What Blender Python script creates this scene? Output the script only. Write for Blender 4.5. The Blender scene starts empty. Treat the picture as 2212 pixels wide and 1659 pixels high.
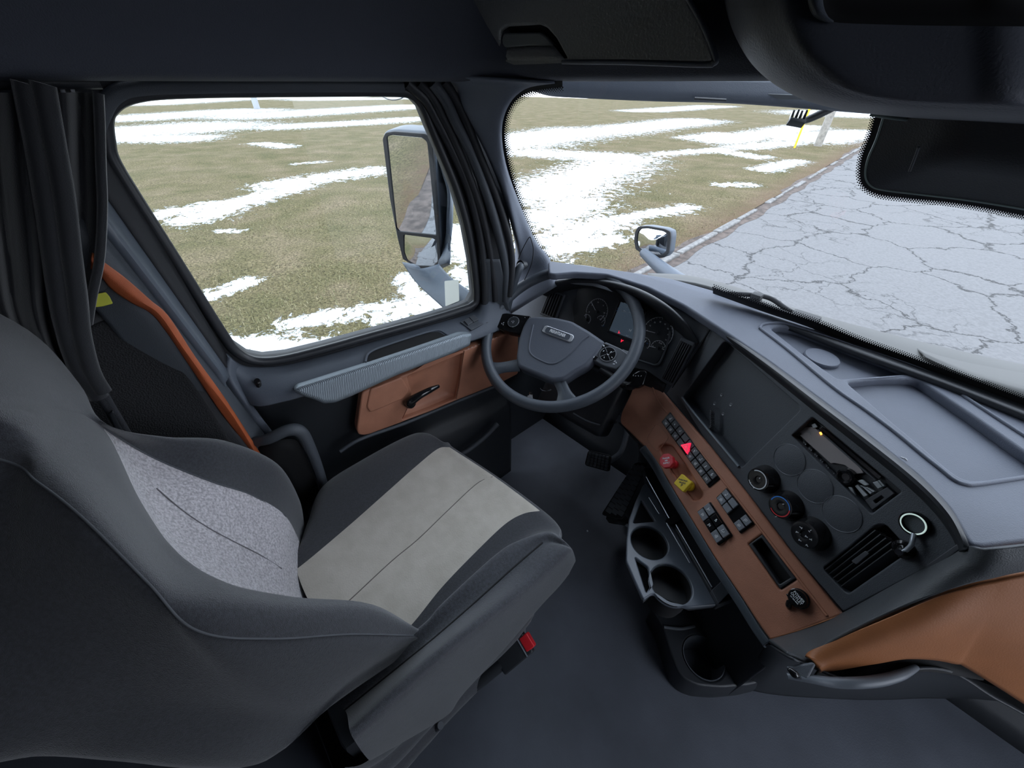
import bpy, bmesh, math, random
from mathutils import Vector as V, Matrix
from mathutils.geometry import interpolate_bezier
random.seed(7)
S = bpy.context.scene
# ------------------------------------------------------------------ camera, sky, exposure
CAM = V((0.0, 0.0, 1.4)); YAW = math.radians(48); PITCH = math.radians(38); FOC = 831.0
_F = V((-math.sin(YAW)*math.cos(PITCH), math.cos(YAW)*math.cos(PITCH), -math.sin(PITCH)))
_R = V((math.cos(YAW), math.sin(YAW), 0)); _U = _R.cross(_F)
cd = bpy.data.cameras.new('camera'); cam = bpy.data.objects.new('camera', cd); S.collection.objects.link(cam)
cd.sensor_width = 36; cd.lens = 36*FOC/2212; cd.clip_start = .01; cd.clip_end = 500
cam.location = CAM
cam.matrix_world = Matrix.Translation(CAM) @ Matrix((_R, _U, -_F)).transposed().to_4x4()
S.camera = cam
S.view_settings.view_transform = 'Standard'; S.view_settings.look = 'None'
S.view_settings.gamma = 1; S.view_settings.use_curve_mapping = False
S.view_settings.exposure = 1.78
S.cycles.max_bounces = 10; S.cycles.transparent_max_bounces = 16; S.cycles.diffuse_bounces = 6
w = bpy.data.worlds.new('sky'); S.world = w; w.use_nodes = True
_n = w.node_tree.nodes; _l = w.node_tree.links; _n.clear()
wo = _n.new('ShaderNodeOutputWorld'); bg = _n.new('ShaderNodeBackground')
tc = _n.new('ShaderNodeTexCoord'); sp = _n.new('ShaderNodeSeparateXYZ'); cr = _n.new('ShaderNodeValToRGB')
_l.new(tc.outputs['Generated'], sp.inputs[0]); _l.new(sp.outputs[2], cr.inputs[0])
cr.color_ramp.elements[0].position = 0.0; cr.color_ramp.elements[0].color = (.78, .84, .95, 1)
cr.color_ramp.elements[1].position = .7; cr.color_ramp.elements[1].color = (.80, .89, 1.05, 1)
_l.new(cr.outputs[0], bg.inputs[0]); bg.inputs[1].default_value = 1.15; _l.new(bg.outputs[0], wo.inputs[0])

# ------------------------------------------------------------------ picking points on real planes
def dr(x, y): return _F + _R*((x-1106)/FOC) - _U*((y-829.5)/FOC)
def Z(x, y, z): d = dr(x, y); return CAM + d*((z-CAM.z)/d.z)
def X(x, y, v): d = dr(x, y); return CAM + d*((v-CAM.x)/d.x)
def Y(x, y, v): d = dr(x, y); return CAM + d*((v-CAM.y)/d.y)
def D(x, y, t): return CAM + dr(x, y)*t
class Fr:
    """a plane in the cab: origin o, axes u (right), v (up), n (out towards the driver)"""
    def __init__(s, o, n, up=(0, 0, 1)):
        s.o = V(o); s.n = V(n).normalized(); up = V(up)
        s.v = (up - s.n*up.dot(s.n)).normalized(); s.u = s.v.cross(s.n)
    def P(s, a, b, c=0): return s.o + s.u*a + s.v*b + s.n*c
    def at(s, x, y, off=0):
        d = dr(x, y); return CAM + d*((s.o + s.n*off - CAM).dot(s.n)/d.dot(s.n))
    def uv(s, x, y, off=0):
        q = s.at(x, y, off) - s.o; return (q.dot(s.u), q.dot(s.v))
    def sh(s, off): f = Fr(s.o + s.n*off, s.n, s.v); return f
# ------------------------------------------------------------------ materials
MC = {}
def mat(name, col, rough=.5, bump=0, bscale=400, metal=0, spec=.5, var=0, vscale=30, coat=0, sheen=0, emit=None, estr=0, col2=None, weave=0, stretch=None):
    if name in MC: return MC[name]
    m = bpy.data.materials.new(name); m.use_nodes = True; N = m.node_tree.nodes; L = m.node_tree.links
    b = N['Principled BSDF']; b.inputs['Base Color'].default_value = (*col, 1); b.inputs['Roughness'].default_value = rough
    b.inputs['Metallic'].default_value = metal; b.inputs['Specular IOR Level'].default_value = spec
    b.inputs['Coat Weight'].default_value = coat; b.inputs['Sheen Weight'].default_value = sheen
    if emit: b.inputs['Emission Color'].default_value = (*emit, 1); b.inputs['Emission Strength'].default_value = estr
    geo = N.new('ShaderNodeNewGeometry'); vec = geo.outputs['Position']
    if stretch:
        mp = N.new('ShaderNodeMapping'); mp.inputs['Scale'].default_value = stretch; L.new(vec, mp.inputs[0]); vec = mp.outputs[0]
    if var or col2:
        t = N.new('ShaderNodeTexNoise'); t.inputs['Scale'].default_value = vscale; t.inputs['Detail'].default_value = 5; L.new(vec, t.inputs[0])
        r = N.new('ShaderNodeValToRGB'); L.new(t.outputs[0], r.inputs[0])
        c2 = col2 or tuple(c*(1+var) for c in col); c1 = col if col2 else tuple(c*(1-var) for c in col)
        r.color_ramp.elements[0].position = .35; r.color_ramp.elements[0].color = (*c1, 1)
        r.color_ramp.elements[1].position = .65; r.color_ramp.elements[1].color = (*c2, 1)
        L.new(r.outputs[0], b.inputs['Base Color'])
    if bump:
        if weave:
            t = N.new('ShaderNodeTexVoronoi'); t.inputs['Scale'].default_value = bscale; L.new(vec, t.inputs[0]); o = t.outputs['Distance']
        else:
            t = N.new('ShaderNodeTexNoise'); t.inputs['Scale'].default_value = bscale; t.inputs['Detail'].default_value = 3; L.new(vec, t.inputs[0]); o = t.outputs[0]
        bp = N.new('ShaderNodeBump'); bp.inputs['Strength'].default_value = bump; bp.inputs['Distance'].default_value = .002
        L.new(o, bp.inputs['Height']); L.new(bp.outputs[0], b.inputs['Normal'])
    MC[name] = m; return m
PLA = mat('charcoal_plastic', (.076, .085, .099), .52, .35, 700)
TOP = mat('dash_top_plastic', (.125, .140, .178), .58, .3, 600, var=.05, vscale=12)
PL2 = mat('soft_grey_plastic', (.105, .12, .148), .55, .3, 700)
BLK = mat('black_plastic', (.027, .030, .035), .45, .2, 700)
GLS = mat('gloss_black', (.010, .010, .011), .12, 0, spec=.6)
VDK = mat('hollow_black', (.006, .006, .007), .8)
RUB = mat('black_rubber', (.022, .023, .027), .6, .2, 500)
BRN = mat('brown_leather', (.45, .195, .118), .5, .22, 520, var=.06, vscale=25)
BRO = mat('orange_brown_trim', (.36, .135, .05), .5, .14, 450, var=.05, vscale=20)
RIM = mat('wheel_leather', (.078, .090, .108), .42, .2, 900)
HUB = mat('wheel_hub_plastic', (.10, .112, .14), .5, .3, 700)
KNT = mat('dark_knit_fabric', (.035, .037, .044), .9, .35, 900, sheen=.4, weave=1, var=.22, vscale=260)
KN2 = mat('side_knit_fabric', (.044, .047, .056), .9, .4, 800, sheen=.4, weave=1, var=.25, vscale=220)
INS = mat('light_grey_fabric', (.33, .31, .325), .9, .8, 260, sheen=.4, weave=1, col2=(.62, .585, .61), vscale=230)
TAN = mat('tan_velour', (.50, .455, .385), .85, .35, 300, sheen=.5, col2=(.57, .52, .45), vscale=28)
FLR = mat('floor_rubber', (.10, .11, .132), .6, .35, 260, var=.12, vscale=6)
CUR = mat('curtain_cloth', (.009, .010, .014), .7, .25, 500, sheen=.5)
SLV = mat('silver_trim', (.42, .46, .50), .35, .1, 300, metal=.5)
CHR = mat('chrome', (.75, .76, .78), .12, metal=1)
WHT = mat('white_print', (.75, .77, .8), .6)
GRM = mat('grey_print', (.35, .36, .38), .6)
RED = mat('red_plastic', (.62, .03, .045), .38, spec=.5)
REL = mat('red_lamp', (.6, .01, .03), .4, emit=(1, .02, .06), estr=.35)
YEL = mat('yellow_plastic', (.78, .56, .03), .4)
KEY = mat('switch_grey', (.075, .08, .09), .35, .1, 600)
KEY2 = mat('switch_light_grey', (.20, .215, .24), .35, .1, 600)
BLU = mat('blue_ring', (.05, .25, .75), .4)
ORG = mat('belt_webbing', (.50, .115, .038), .6, .4, 900, var=.08, vscale=40)
PNT = mat('hood_paint', (.080, .081, .078), .5, spec=.25)
MIR = mat('mirror_silver', (.82, .86, .9), .015, metal=1)
MHS = mat('mirror_housing', (.085, .105, .135), .45, .2, 300)
SCR = mat('screen_glass', (.012, .014, .018), .18, emit=(.22, .32, .45), estr=.035)
PAD = mat('headliner_cloth', (.068, .075, .096), .85, .5, 500)
CAB = mat('cabinet_grain', (.25, .255, .25), .5, .9, 260)
STK = mat('paper_label', (.55, .55, .50), .7)
YLB = mat('yellow_label', (.55, .55, .05), .6)
WOD = mat('weathered_wood', (.30, .28, .25), .9, .6, 30, var=.2, vscale=9)
LIT = mat('lit_white', (.8, .85, .9), .5, emit=(.8, .9, 1), estr=.5)
# ridged silver door trim: fine lines that follow the strip
def ridged():
    m = mat('ridged_silver', (.27, .31, .345), .38, metal=.45); N = m.node_tree.nodes; L = m.node_tree.links; b = N['Principled BSDF']
    geo = N.new('ShaderNodeNewGeometry'); mp = N.new('ShaderNodeMapping'); mp.inputs['Rotation'].default_value = (.5, .2, .9)
    L.new(geo.outputs['Position'], mp.inputs[0])
    wv = N.new('ShaderNodeTexWave'); wv.inputs['Scale'].default_value = 130; wv.inputs['Distortion'].default_value = 1.2; wv.inputs['Detail'].default_value = 0
    L.new(mp.outputs[0], wv.inputs[0]); bp = N.new('ShaderNodeBump'); bp.inputs['Strength'].default_value = .5; bp.inputs['Distance'].default_value = .001
    L.new(wv.outputs['Fac'], bp.inputs['Height']); L.new(bp.outputs[0], b.inputs['Normal'])
    return m
RDG = ridged()
def glassmat(name, tint, refl=.06):
    m = bpy.data.materials.new(name); m.use_nodes = True; N = m.node_tree.nodes; L = m.node_tree.links; N.clear()
    o = N.new('ShaderNodeOutputMaterial'); mx = N.new('ShaderNodeMixShader'); t = N.new('ShaderNodeBsdfTransparent'); g = N.new('ShaderNodeBsdfGlossy')
    t.inputs[0].default_value = (*tint, 1); g.inputs['Roughness'].default_value = 0.0; fr = N.new('ShaderNodeFresnel'); fr.inputs[0].default_value = 1.35
    L.new(fr.outputs[0], mx.inputs[0]); L.new(t.outputs[0], mx.inputs[1]); L.new(g.outputs[0], mx.inputs[2]); L.new(mx.outputs[0], o.inputs[0])
    return m
GLA = glassmat('clear_glass', (.96, .985, .975))
# ------------------------------------------------------------------ scene tree helpers
def link(o): S.collection.objects.link(o); return o
def tag(o, label=None, cat=None, group=None, kind=None):
    for k, v in (('label', label), ('category', cat), ('group', group), ('kind', kind)):
        if v: o[k] = v
    return o
def par(o, p):
    if p is not None:
        o.parent = p
        if p.type == 'EMPTY': o.matrix_parent_inverse = Matrix.Translation(p.location).inverted()
    return o
def thing(name, label, cat, loc=(0, 0, 0), group=None, kind=None):
    o = link(bpy.data.objects.new(name, None)); o.location = loc; o.empty_display_size = .05
    return tag(o, label, cat, group, kind)
def obj(name, me, m, parent=None, smooth=True, angle=35):
    if isinstance(me, bmesh.types.BMesh):
        b = me; me = bpy.data.meshes.new(name); b.normal_update(); b.to_mesh(me); b.free()
    me.materials.clear(); me.materials.append(m)
    if smooth:
        me.polygons.foreach_set('use_smooth', [True]*len(me.polygons))
        try: me.set_sharp_from_angle(angle=math.radians(angle))
        except Exception: pass
    o = link(bpy.data.objects.new(name, me)); par(o, parent); return o
def cr_(p0, p1, p2, p3, t):
    return .5*((2*p1) + (p2-p0)*t + (2*p0-5*p1+4*p2-p3)*t*t + (3*p1-p0-3*p2+p3)*t**3)
def spl(pts, n, closed=False):
    """Catmull-Rom through the points, n samples, evenly by index"""
    pts = [V(p) for p in pts]; k = len(pts); out = []
    if k == 2: return [pts[0].lerp(pts[1], i/(n-1)) for i in range(n)]
    seg = k if closed else k-1
    for i in range(n):
        s = i/(n if closed else n-1)*seg; j = min(int(s), seg-1); t = s-j
        if closed: a = [pts[(j+q) % k] for q in (-1, 0, 1, 2)]
        else: a = [pts[max(0, j-1)], pts[j], pts[j+1], pts[min(k-1, j+2)]]
        out.append(cr_(*a, t))
    return out
def grid_bm(rows, closed=False):
    bm = bmesh.new(); vs = [[bm.verts.new(p) for p in r] for r in rows]
    for i in range(len(rows)-1):
        m = len(rows[i])
        for j in range(m if closed else m-1):
            a, b, c, d = vs[i][j], vs[i][(j+1) % m], vs[i+1][(j+1) % m], vs[i+1][j]
            try: bm.faces.new((a, b, c, d))
            except Exception: pass
    return bm
def loft(name, lines, m, parent=None, nu=24, nv=6, thick=0, closed=False, linear=False, angle=50):
    """surface through several lines; every line is smoothed along itself and the lines are joined smoothly"""
    L_ = [spl(l, nu, closed) for l in lines]
    if linear: rows = L_
    else:
        cols = [spl([l[i] for l in L_], (len(lines)-1)*nv+1) for i in range(nu)]
        rows = [[c[j] for c in cols] for j in range(len(cols[0]))]
    o = obj(name, grid_bm(rows, closed), m, parent, angle=angle)
    if thick:
        s = o.modifiers.new('solid', 'SOLIDIFY'); s.thickness = thick; s.offset = -1
    return o
def tube_bm(pts, r, n=10, samples=None, bm=None, cap=True, closed=False, flat=None):
    pts = [V(p) for p in pts]; k = samples or (len(pts)*6 if len(pts) > 2 else 2)
    P = spl(pts, k, closed); bm = bm or bmesh.new(); rings = []
    rr = (lambda s: r) if not isinstance(r, (list, tuple)) else (lambda s: r[min(int(s*(len(r)-1)), len(r)-2)]*(1-(s*(len(r)-1)-min(int(s*(len(r)-1)), len(r)-2))) + r[min(int(s*(len(r)-1)), len(r)-2)+1]*(s*(len(r)-1)-min(int(s*(len(r)-1)), len(r)-2)))
    ref = None
    for i, p in enumerate(P):
        a = P[(i-1) % k] if closed else P[max(0, i-1)]; b = P[(i+1) % k] if closed else P[min(k-1, i+1)]
        t = (b-a).normalized()
        if ref is None: ref = t.orthogonal().normalized()
        x = (ref - t*ref.dot(t)).normalized(); y = t.cross(x); ref = x
        q = rr(i/(k-1)); ring = []
        for j in range(n):
            th = 2*math.pi*j/n; ring.append(bm.verts.new(p + x*math.cos(th)*q + y*math.sin(th)*q))
        rings.append(ring)
    for i in range(k if closed else k-1):
        A, B = rings[i], rings[(i+1) % k]
        for j in range(n): bm.faces.new((A[j], A[(j+1) % n], B[(j+1) % n], B[j]))
    if cap and not closed: bm.faces.new(rings[0][::-1]); bm.faces.new(rings[-1])
    return bm
def tube(name, pts, r, m, parent=None, n=10, samples=None, closed=False):
    return obj(name, tube_bm(pts, r, n, samples, closed=closed), m, parent, angle=60)
def box_bm(o, u, v, n, a, b, c, bev=0, seg=2, bm=None):
    """box with its middle at o, half sizes a, b, c along u, v, n"""
    t = bmesh.new(); vs = {}
    for i in (-1, 1):
        for j in (-1, 1):
            for k in (-1, 1): vs[i, j, k] = t.verts.new(V(o)+u*a*i+v*b*j+n*c*k)
    for q in (((-1,-1,-1),(-1,1,-1),(1,1,-1),(1,-1,-1)), ((-1,-1,1),(1,-1,1),(1,1,1),(-1,1,1)), ((-1,-1,-1),(1,-1,-1),(1,-1,1),(-1,-1,1)),
              ((1,-1,-1),(1,1,-1),(1,1,1),(1,-1,1)), ((1,1,-1),(-1,1,-1),(-1,1,1),(1,1,1)), ((-1,1,-1),(-1,-1,-1),(-1,-1,1),(-1,1,1))):
        t.faces.new([vs[k] for k in q])
    bmesh.ops.recalc_face_normals(t, faces=t.faces)
    if bev: bmesh.ops.bevel(t, geom=list(t.edges)+list(t.verts), offset=bev, segments=seg, profile=.6, affect='EDGES')
    if bm is None: return t
    me = bpy.data.meshes.new('tmp'); t.to_mesh(me); t.free(); bm.from_mesh(me); bpy.data.meshes.remove(me); return bm
def box(name, fr, a0, b0, a, b, c, m, parent=None, z=0, bev=.002, seg=2):
    """box standing on the plane fr: middle (a0, b0), full sizes a, b, height c above offset z"""
    return obj(name, box_bm(fr.P(a0, b0, z+c/2), fr.u, fr.v, fr.n, a/2, b/2, c/2, bev, seg), m, parent, angle=40)
def lathe_bm(fr, a0, b0, prof, n=32, sx=1, bm=None):
    bm = bm or bmesh.new(); rings = []
    for r, h in prof:
        if r < 1e-5: rings.append([bm.verts.new(fr.P(a0, b0, h))])
        else: rings.append([bm.verts.new(fr.P(a0+sx*r*math.cos(2*math.pi*i/n), b0+r*math.sin(2*math.pi*i/n), h)) for i in range(n)])
    for A, B in zip(rings, rings[1:]):
        for i in range(n):
            q = [A[i % len(A)], A[(i+1) % len(A)], B[(i+1) % len(B)], B[i % len(B)]]
            q = list(dict.fromkeys(q))
            if len(q) > 2: bm.faces.new(q)
    return bm
def lathe(name, fr, a0, b0, prof, m, parent=None, n=32, sx=1):
    return obj(name, lathe_bm(fr, a0, b0, prof, n, sx), m, parent, angle=30)
def rnd(pts, r, n=5):
    """round the corners of a 2D polygon; r may be a list per corner"""
    out = []; k = len(pts)
    for i in range(k):
        p = V((*pts[i], 0)); a = V((*pts[i-1], 0)); b = V((*pts[(i+1) % k], 0)); q = r[i] if isinstance(r, (list, tuple)) else r
        d1 = (a-p); d2 = (b-p); q1 = min(q, d1.length*.48, d2.length*.48)
        if q1 < 1e-5: out.append((p.x, p.y)); continue
        s = p+d1.normalized()*q1; e = p+d2.normalized()*q1
        for j in range(n+1):
            t = j/n; w_ = s.lerp(p, t).lerp(p.lerp(e, t), t); out.append((w_.x, w_.y))
    return out
def plate(name, fr, loops, depth, m, parent=None, z=0, bev=.001, seg=2, smooth=True):
    """flat panel with holes: first loop outside, others holes, in plane coordinates; its face lies at height z, its body goes down by depth"""
    cu = bpy.data.curves.new(name, 'CURVE'); cu.dimensions = '2D'; cu.fill_mode = 'BOTH'
    for lp in loops:
        s = cu.splines.new('POLY'); s.points.add(len(lp)-1)
        for i, p in enumerate(lp): s.points[i].co = (p[0], p[1], 0, 1)
        s.use_cyclic_u = True
    bev = min(bev, depth*.45); cu.extrude = max(depth/2-bev, 1e-5); cu.bevel_depth = bev; cu.bevel_resolution = seg; cu.offset = -bev
    t = bpy.data.objects.new('tmp', cu); S.collection.objects.link(t); dg = bpy.context.evaluated_depsgraph_get(); dg.update()
    me = bpy.data.meshes.new_from_object(t.evaluated_get(dg)); bpy.data.objects.remove(t); bpy.data.curves.remove(cu)
    M = Matrix((fr.u, fr.v, fr.n)).transposed().to_4x4(); M = Matrix.Translation(fr.P(0, 0, z-depth/2)) @ M
    me.transform(M); return obj(name, me, m, parent, smooth, 40)
def pp(name, fr, loops, depth, m, parent=None, z=0, bev=.001, r=0, seg=2):
    """plate whose loops are read off the photo on the plane fr (at offset z)"""
    L_ = []
    for i, lp in enumerate(loops):
        rr = r[i] if isinstance(r, list) else r
        L_.append(rnd([fr.uv(x, y, z) for x, y in lp], rr))
    return plate(name, fr, L_, depth, m, parent, z, bev, seg)
def text(name, s, fr, a, b, size, m, parent=None, z=0, rot=0, ext=.0002, align='CENTER', sx=1, shear=0, bold=0):
    cu = bpy.data.curves.new(name, 'FONT'); cu.body = s; cu.size = size; cu.extrude = ext; cu.align_x = align; cu.align_y = 'CENTER'; cu.shear = shear; cu.offset = bold; cu.resolution_u = 2
    t = bpy.data.objects.new('tmp', cu); S.collection.objects.link(t); dg = bpy.context.evaluated_depsgraph_get(); dg.update()
    me = bpy.data.meshes.new_from_object(t.evaluated_get(dg)); bpy.data.objects.remove(t); bpy.data.curves.remove(cu)
    M = Matrix((fr.u, fr.v, fr.n)).transposed().to_4x4()
    me.transform(Matrix.Translation(fr.P(a, b, z)) @ M @ Matrix.Rotation(rot, 4, 'Z') @ Matrix.Diagonal((sx, 1, 1, 1)))
    return obj(name, me, m, parent, False)
def cut(o, c):
    """boolean difference, then the cutter is gone"""
    md = o.modifiers.new('b', 'BOOLEAN'); md.object = c; md.solver = 'EXACT'; dg = bpy.context.evaluated_depsgraph_get(); dg.update()
    me = bpy.data.meshes.new_from_object(o.evaluated_get(dg)); o.modifiers.clear(); o.data = me
    bpy.data.objects.remove(c)
# ================================================================== OUTDOORS
GZ = -1.05
def ramp_node(N, L, src, stops):
    r = N.new('ShaderNodeValToRGB'); L.new(src, r.inputs[0]); e = r.color_ramp.elements
    for i, (p, c) in enumerate(stops):
        q = e[i] if i < 2 else e.new(p); q.position = p; q.color = (*c, 1) if len(c) == 3 else c
    return r
def lawn_material():
    m = bpy.data.materials.new('winter_lawn'); m.use_nodes = True; N = m.node_tree.nodes; L = m.node_tree.links; b = N['Principled BSDF']; b.inputs['Roughness'].default_value = .95
    b.inputs['Specular IOR Level'].default_value = .15
    g = N.new('ShaderNodeNewGeometry').outputs['Position']
    def noise(s, d=4, r=.5, dist=0):
        t = N.new('ShaderNodeTexNoise'); t.inputs['Scale'].default_value = s; t.inputs['Detail'].default_value = d; t.inputs['Roughness'].default_value = r; t.inputs['Distortion'].default_value = dist; L.new(g, t.inputs[0]); return t.outputs[0]
    def math_(op, a, c):
        t = N.new('ShaderNodeMath'); t.operation = op
        for i, q in enumerate((a, c)):
            if isinstance(q, (int, float)): t.inputs[i].default_value = q
            else: L.new(q, t.inputs[i])
        return t.outputs[0]
    big = ramp_node(N, L, noise(.9, 5, .6), [(.32, (.095, .088, .043)), (.7, (.170, .135, .092)), (.5, (.130, .110, .063))])
    fine = ramp_node(N, L, noise(26, 6, .75, .6), [(.38, (.38, .38, .35)), (.62, (1.6, 1.56, 1.40))])
    mx = N.new('ShaderNodeMixRGB'); mx.blend_type = 'MULTIPLY'; mx.inputs[0].default_value = 1; L.new(big.outputs[0], mx.inputs[1]); L.new(fine.outputs[0], mx.inputs[2])
    at = N.new('ShaderNodeAttribute'); at.attribute_name = 'snow'
    s = math_('ADD', at.outputs['Fac'], math_('MULTIPLY', math_('SUBTRACT', noise(4.6, 8, .78, .9), .5), 3.5))
    s2 = math_('ADD', s, math_('MULTIPLY', math_('SUBTRACT', noise(16, 4, .6), .5), .5))
    sr = ramp_node(N, L, s2, [(.50, (0, 0, 0)), (.57, (1, 1, 1))])
    m2 = N.new('ShaderNodeMixRGB'); L.new(sr.outputs[0], m2.inputs[0]); L.new(mx.outputs[0], m2.inputs[1]); m2.inputs[2].default_value = (.66, .69, .72, 1)
    dt = N.new('ShaderNodeAttribute'); dt.attribute_name = 'dirt'
    m3 = N.new('ShaderNodeMixRGB'); L.new(math_('MULTIPLY', dt.outputs['Fac'], noise(5, 4)), m3.inputs[0]); L.new(m2.outputs[0], m3.inputs[1]); m3.inputs[2].default_value = (.13, .085, .055, 1)
    L.new(m3.outputs[0], b.inputs['Base Color'])
    bp = N.new('ShaderNodeBump'); bp.inputs['Strength'].default_value = .7; bp.inputs['Distance'].default_value = .04
    L.new(math_('ADD', noise(26, 6, .75, .6), math_('MULTIPLY', sr.outputs[0], 1.2)), bp.inputs['Height']); L.new(bp.outputs[0], b.inputs['Normal'])
    return m
# where snow lies (strokes measured on the photo, laid on the ground)
STR = [(500,745,700,760,42),(560,770,620,775,18),(640,700,940,650,30),(430,650,540,610,20),(820,690,1000,650,26),(870,600,900,640,18),(330,470,480,445,17),(420,475,640,405,20),(600,400,800,372,17),
 (480,500,520,500,8),(235,290,420,275,22),(300,255,520,240,10),(240,300,400,300,12),(560,250,890,230,9),(620,275,900,258,9),(300,225,480,215,5),(700,215,900,212,4),(985,500,1010,560,22),(990,590,1020,620,20),(560,312,620,318,5),(640,355,700,350,4),
 (1100,310,1250,285,24),(1150,330,1350,345,22),(1180,420,1320,360,42),(1170,480,1250,440,46),(1185,530,1300,490,46),(1200,545,1330,520,24),(1330,480,1490,452,16),(1300,285,1500,262,13),(1390,240,1540,230,5),(1430,335,1560,325,8),(1560,330,1640,340,8),
 (1560,305,1740,275,10),(1600,320,1700,310,10),(1740,300,1860,290,18),(1800,245,1900,250,12),(1560,400,1620,400,9),(1650,370,1720,350,9),(1130,206,1200,202,3),(1500,300,1560,290,8),(1380,560,1400,570,4)]
SW = []
for x0, y0, x1, y1, h in STR:
    h *= .72 if x0 > 1050 else .82
    a, b_ = Z(x0, y0, GZ), Z(x1, y1, GZ); mxp = ((x0+x1)/2, (y0+y1)/2)
    q = (Z(mxp[0], mxp[1]+h, GZ)-Z(mxp[0], max(mxp[1]-h, 190), GZ)).length/2
    SW.append((a.xy, b_.xy, q))
C0, C1, C2 = Z(1440, 560, GZ), Z(1620, 461, GZ), Z(1870, 312, GZ)
def curbx(y):  # kerb line
    if y < C1.y: t = (y-C0.y)/(C1.y-C0.y); return C0.x+(C1.x-C0.x)*t*(1 if t > 0 else .7)
    return C1.x+(C2.x-C1.x)*(y-C1.y)/(C2.y-C1.y)
def snow_at(x, y):
    p = V((x, y)); best = -.55
    for a, b_, q in SW:
        ab = b_-a; t = max(0, min(1, (p-a).dot(ab)/max(ab.length_squared, 1e-6))); d = (p-(a+ab*t)).length/q
        best = max(best, 1.05-.88*d)
    return max(-.55, min(.95, best))
def steps(a, b, s0, g):
    out = [a]; s = s0
    while out[-1] < b: out.append(out[-1]+s); s *= g
    return out
ys = [-y for y in steps(0.15, 34, .13, 1.06)][::-1] + steps(0, 75, .13, 1.022)
offs = steps(0, 95, .10, 1.022)
rows = []
for y in ys: rows.append([(curbx(y)-.02-o, y, GZ+.03+.02*math.sin(o*1.3+y*.7)) for o in offs])
bm = grid_bm(rows); me = bpy.data.meshes.new('lawn'); bm.to_mesh(me); bm.free()
at = me.attributes.new('snow', 'FLOAT', 'POINT'); at.data.foreach_set('value', [snow_at(v.co.x, v.co.y) for v in me.vertices])
at = me.attributes.new('dirt', 'FLOAT', 'POINT'); at.data.foreach_set('value', [max(0, 1.6*(1-(curbx(v.co.y)-v.co.x)/.8)) for v in me.vertices])
lawn = obj('lawn', me, lawn_material()); tag(lawn, 'wide winter lawn with patches of snow beside the road', 'lawn', kind='structure')
def road_material():
    m = bpy.data.materials.new('cracked_asphalt'); m.use_nodes = True; N = m.node_tree.nodes; L = m.node_tree.links; b = N['Principled BSDF']; b.inputs['Roughness'].default_value = .85
    g = N.new('ShaderNodeNewGeometry').outputs['Position']
    ns = N.new('ShaderNodeTexNoise'); ns.inputs['Scale'].default_value = 2.2; ns.inputs['Detail'].default_value = 6; ns.inputs['Roughness'].default_value = .65; L.new(g, ns.inputs[0])
    mv = N.new('ShaderNodeVectorMath'); mv.operation = 'MULTIPLY_ADD'; L.new(ns.outputs['Color'], mv.inputs[0]); mv.inputs[1].default_value = (.75, .75, 0); L.new(g, mv.inputs[2])
    def crack(s, w_, lo):
        v = N.new('ShaderNodeTexVoronoi'); v.feature = 'DISTANCE_TO_EDGE'; v.inputs['Scale'].default_value = s; L.new(mv.outputs[0], v.inputs[0])
        return ramp_node(N, L, v.outputs['Distance'], [(w_*.25, (lo, lo, lo)), (w_, (1, 1, 1))])
    c1 = crack(.62, .016, .22); c2 = crack(1.7, .022, .45)
    # the finer web shows only in places
    nz = N.new('ShaderNodeTexNoise'); nz.inputs['Scale'].default_value = .5; L.new(g, nz.inputs[0]); rz = ramp_node(N, L, nz.outputs[0], [(.47, (0, 0, 0)), (.56, (1, 1, 1))])
    m1 = N.new('ShaderNodeMixRGB'); L.new(rz.outputs[0], m1.inputs[0]); m1.inputs[1].default_value = (1, 1, 1, 1); L.new(c2.outputs[0], m1.inputs[2])
    m2 = N.new('ShaderNodeMixRGB'); m2.blend_type = 'MULTIPLY'; m2.inputs[0].default_value = 1; L.new(m1.outputs[0], m2.inputs[1]); L.new(c1.outputs[0], m2.inputs[2])
    sp_ = N.new('ShaderNodeTexNoise'); sp_.inputs['Scale'].default_value = 28; sp_.inputs['Detail'].default_value = 5; L.new(g, sp_.inputs[0])
    cl = ramp_node(N, L, sp_.outputs[0], [(.35, (.118, .116, .118)), (.65, (.148, .146, .148))])
    m3 = N.new('ShaderNodeMixRGB'); m3.blend_type = 'MULTIPLY'; m3.inputs[0].default_value = 1; L.new(cl.outputs[0], m3.inputs[1]); L.new(m2.outputs[0], m3.inputs[2]); L.new(m3.outputs[0], b.inputs['Base Color'])
    bp = N.new('ShaderNodeBump'); bp.inputs['Distance'].default_value = .01; bp.inputs['Strength'].default_value = .6; L.new(m2.outputs[0], bp.inputs['Height']); L.new(bp.outputs[0], b.inputs['Normal'])
    return m
rows = [[(curbx(y)+o, y, GZ) for o in (-.05, .3, 1, 3, 6, 9, 14, 30, 60)] for y in ys]
road = obj('road', grid_bm(rows), road_material()); tag(road, 'pale cracked asphalt road with a web of dark cracks', 'road', kind='structure')
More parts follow.
